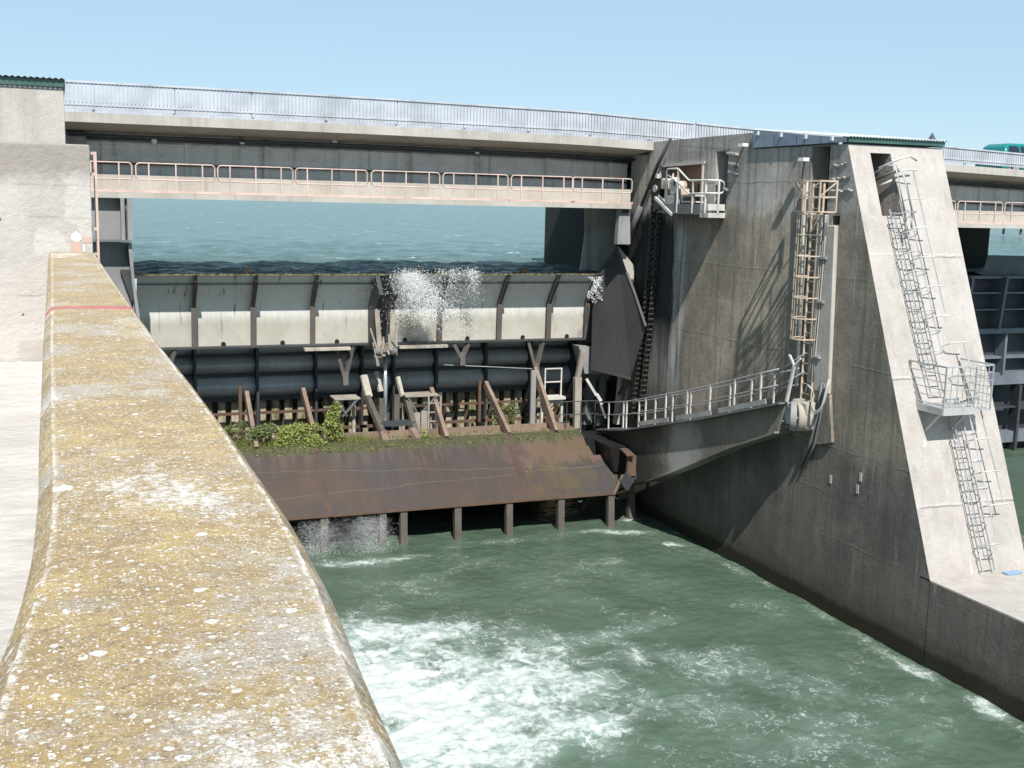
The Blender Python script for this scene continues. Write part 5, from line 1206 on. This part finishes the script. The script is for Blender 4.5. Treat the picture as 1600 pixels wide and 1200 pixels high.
L3 = np.stack([12.6+G(0, 1.2, N), 40.15+G(0, .2, N), -3.1+G(0, .6, N), rng.choice([.005, .007, .010], N), .9+U(N)], 1)
drops('spray', np.concatenate([L1, L2, L3]), 'white spray plume bursting over the flap crest near mid span')
N = 1300; u = U(N); b_ = rng.integers(0, 7, N); bx_ = np.array([19.2, 19.35, 19.5, 19.62, 19.85, 19.95, 20.1]); bl_ = np.array([.8, 1.0, .9, .7, 1.3, 1.5, 1.6])
drops('spray', np.stack([bx_[b_]+.14*np.sin(u*5+b_)+G(0, .06, N), 40.2-.15*u+G(0, .05, N), -2.75-bl_[b_]*u, rng.choice([.004, .007, .013], N), 1+U(N)*2], 1), 'small splash of water at the flap end by the dark shield')
N = 13000; u = U(N)**.8; sx_ = rng.choice([9.05, 9.25, 9.5, 9.7, 7.3, 7.6, 7.9], N)
drops('spray', np.stack([sx_+G(0, .22, N)+G(0, .38, N)*u, 36.15-.2*u+G(0, .22, N), -10.45-1.15*u, rng.choice([.0018, .0024, .0034], N), 1.5+U(N)*5], 1), 'fine falling spray under the rusty apron between stilts')

def mist(label, c, r, dens):
    bm = bmesh.new(); bmesh.ops.create_icosphere(bm, subdivisions=3, radius=1.0)
    for v in bm.verts:
        k = 1+.22*math.sin(v.co.x*5+v.co.z*3)*math.cos(v.co.z*4+1); v.co = V((v.co.x*r[0]*k, v.co.y*r[1], v.co.z*r[2]*k))
    me = bpy.data.meshes.new('mist'); bm.to_mesh(me); bm.free()
    m = bpy.data.materials.new('drifting_mist'); m.use_nodes = True; t = m.node_tree; t.nodes.clear()
    o = t.nodes.new('ShaderNodeOutputMaterial'); pv = t.nodes.new('ShaderNodeVolumePrincipled'); t.links.new(pv.outputs[0], o.inputs['Volume'])
    tc = t.nodes.new('ShaderNodeTexCoord'); mp = t.nodes.new('ShaderNodeMapping'); mp.inputs['Scale'].default_value = (1/r[0], 1/r[1], 1/r[2]); t.links.new(tc.outputs['Object'], mp.inputs[0])
    ln = t.nodes.new('ShaderNodeVectorMath'); ln.operation = 'LENGTH'; t.links.new(mp.outputs[0], ln.inputs[0])
    mr = t.nodes.new('ShaderNodeMapRange'); mr.interpolation_type = 'SMOOTHSTEP'; t.links.new(ln.outputs['Value'], mr.inputs[0]); mr.inputs[1].default_value = .95; mr.inputs[2].default_value = .1
    nz = t.nodes.new('ShaderNodeTexNoise'); nz.inputs['Scale'].default_value = 3.2; nz.inputs['Detail'].default_value = 5; t.links.new(tc.outputs['Object'], nz.inputs['Vector'])
    nr = t.nodes.new('ShaderNodeMapRange'); nr.inputs[1].default_value = .38; nr.inputs[2].default_value = .68; t.links.new(nz.outputs[0], nr.inputs[0])
    mu = t.nodes.new('ShaderNodeMath'); mu.operation = 'MULTIPLY'; t.links.new(mr.outputs[0], mu.inputs[0]); t.links.new(nr.outputs[0], mu.inputs[1])
    m2 = t.nodes.new('ShaderNodeMath'); m2.operation = 'MULTIPLY'; t.links.new(mu.outputs[0], m2.inputs[0]); m2.inputs[1].default_value = dens; t.links.new(m2.outputs[0], pv.inputs['Density'])
    pv.inputs['Color'].default_value = (.96, .97, .98, 1); pv.inputs['Anisotropy'].default_value = .2
    me.materials.append(m); ob = bpy.data.objects.new('mist', me); ob.location = c; col.objects.link(ob); tag(ob, label, 'mist', kind='stuff')
mist('soft white mist inside the spray plume over the flap gate', (12.2, 40.1, -3.45), (.95, .35, .95), 9.0)
mist('thin mist of falling water between the stilts under the apron', (8.7, 36.0, -10.95), (1.6, .4, .75), 3.0)
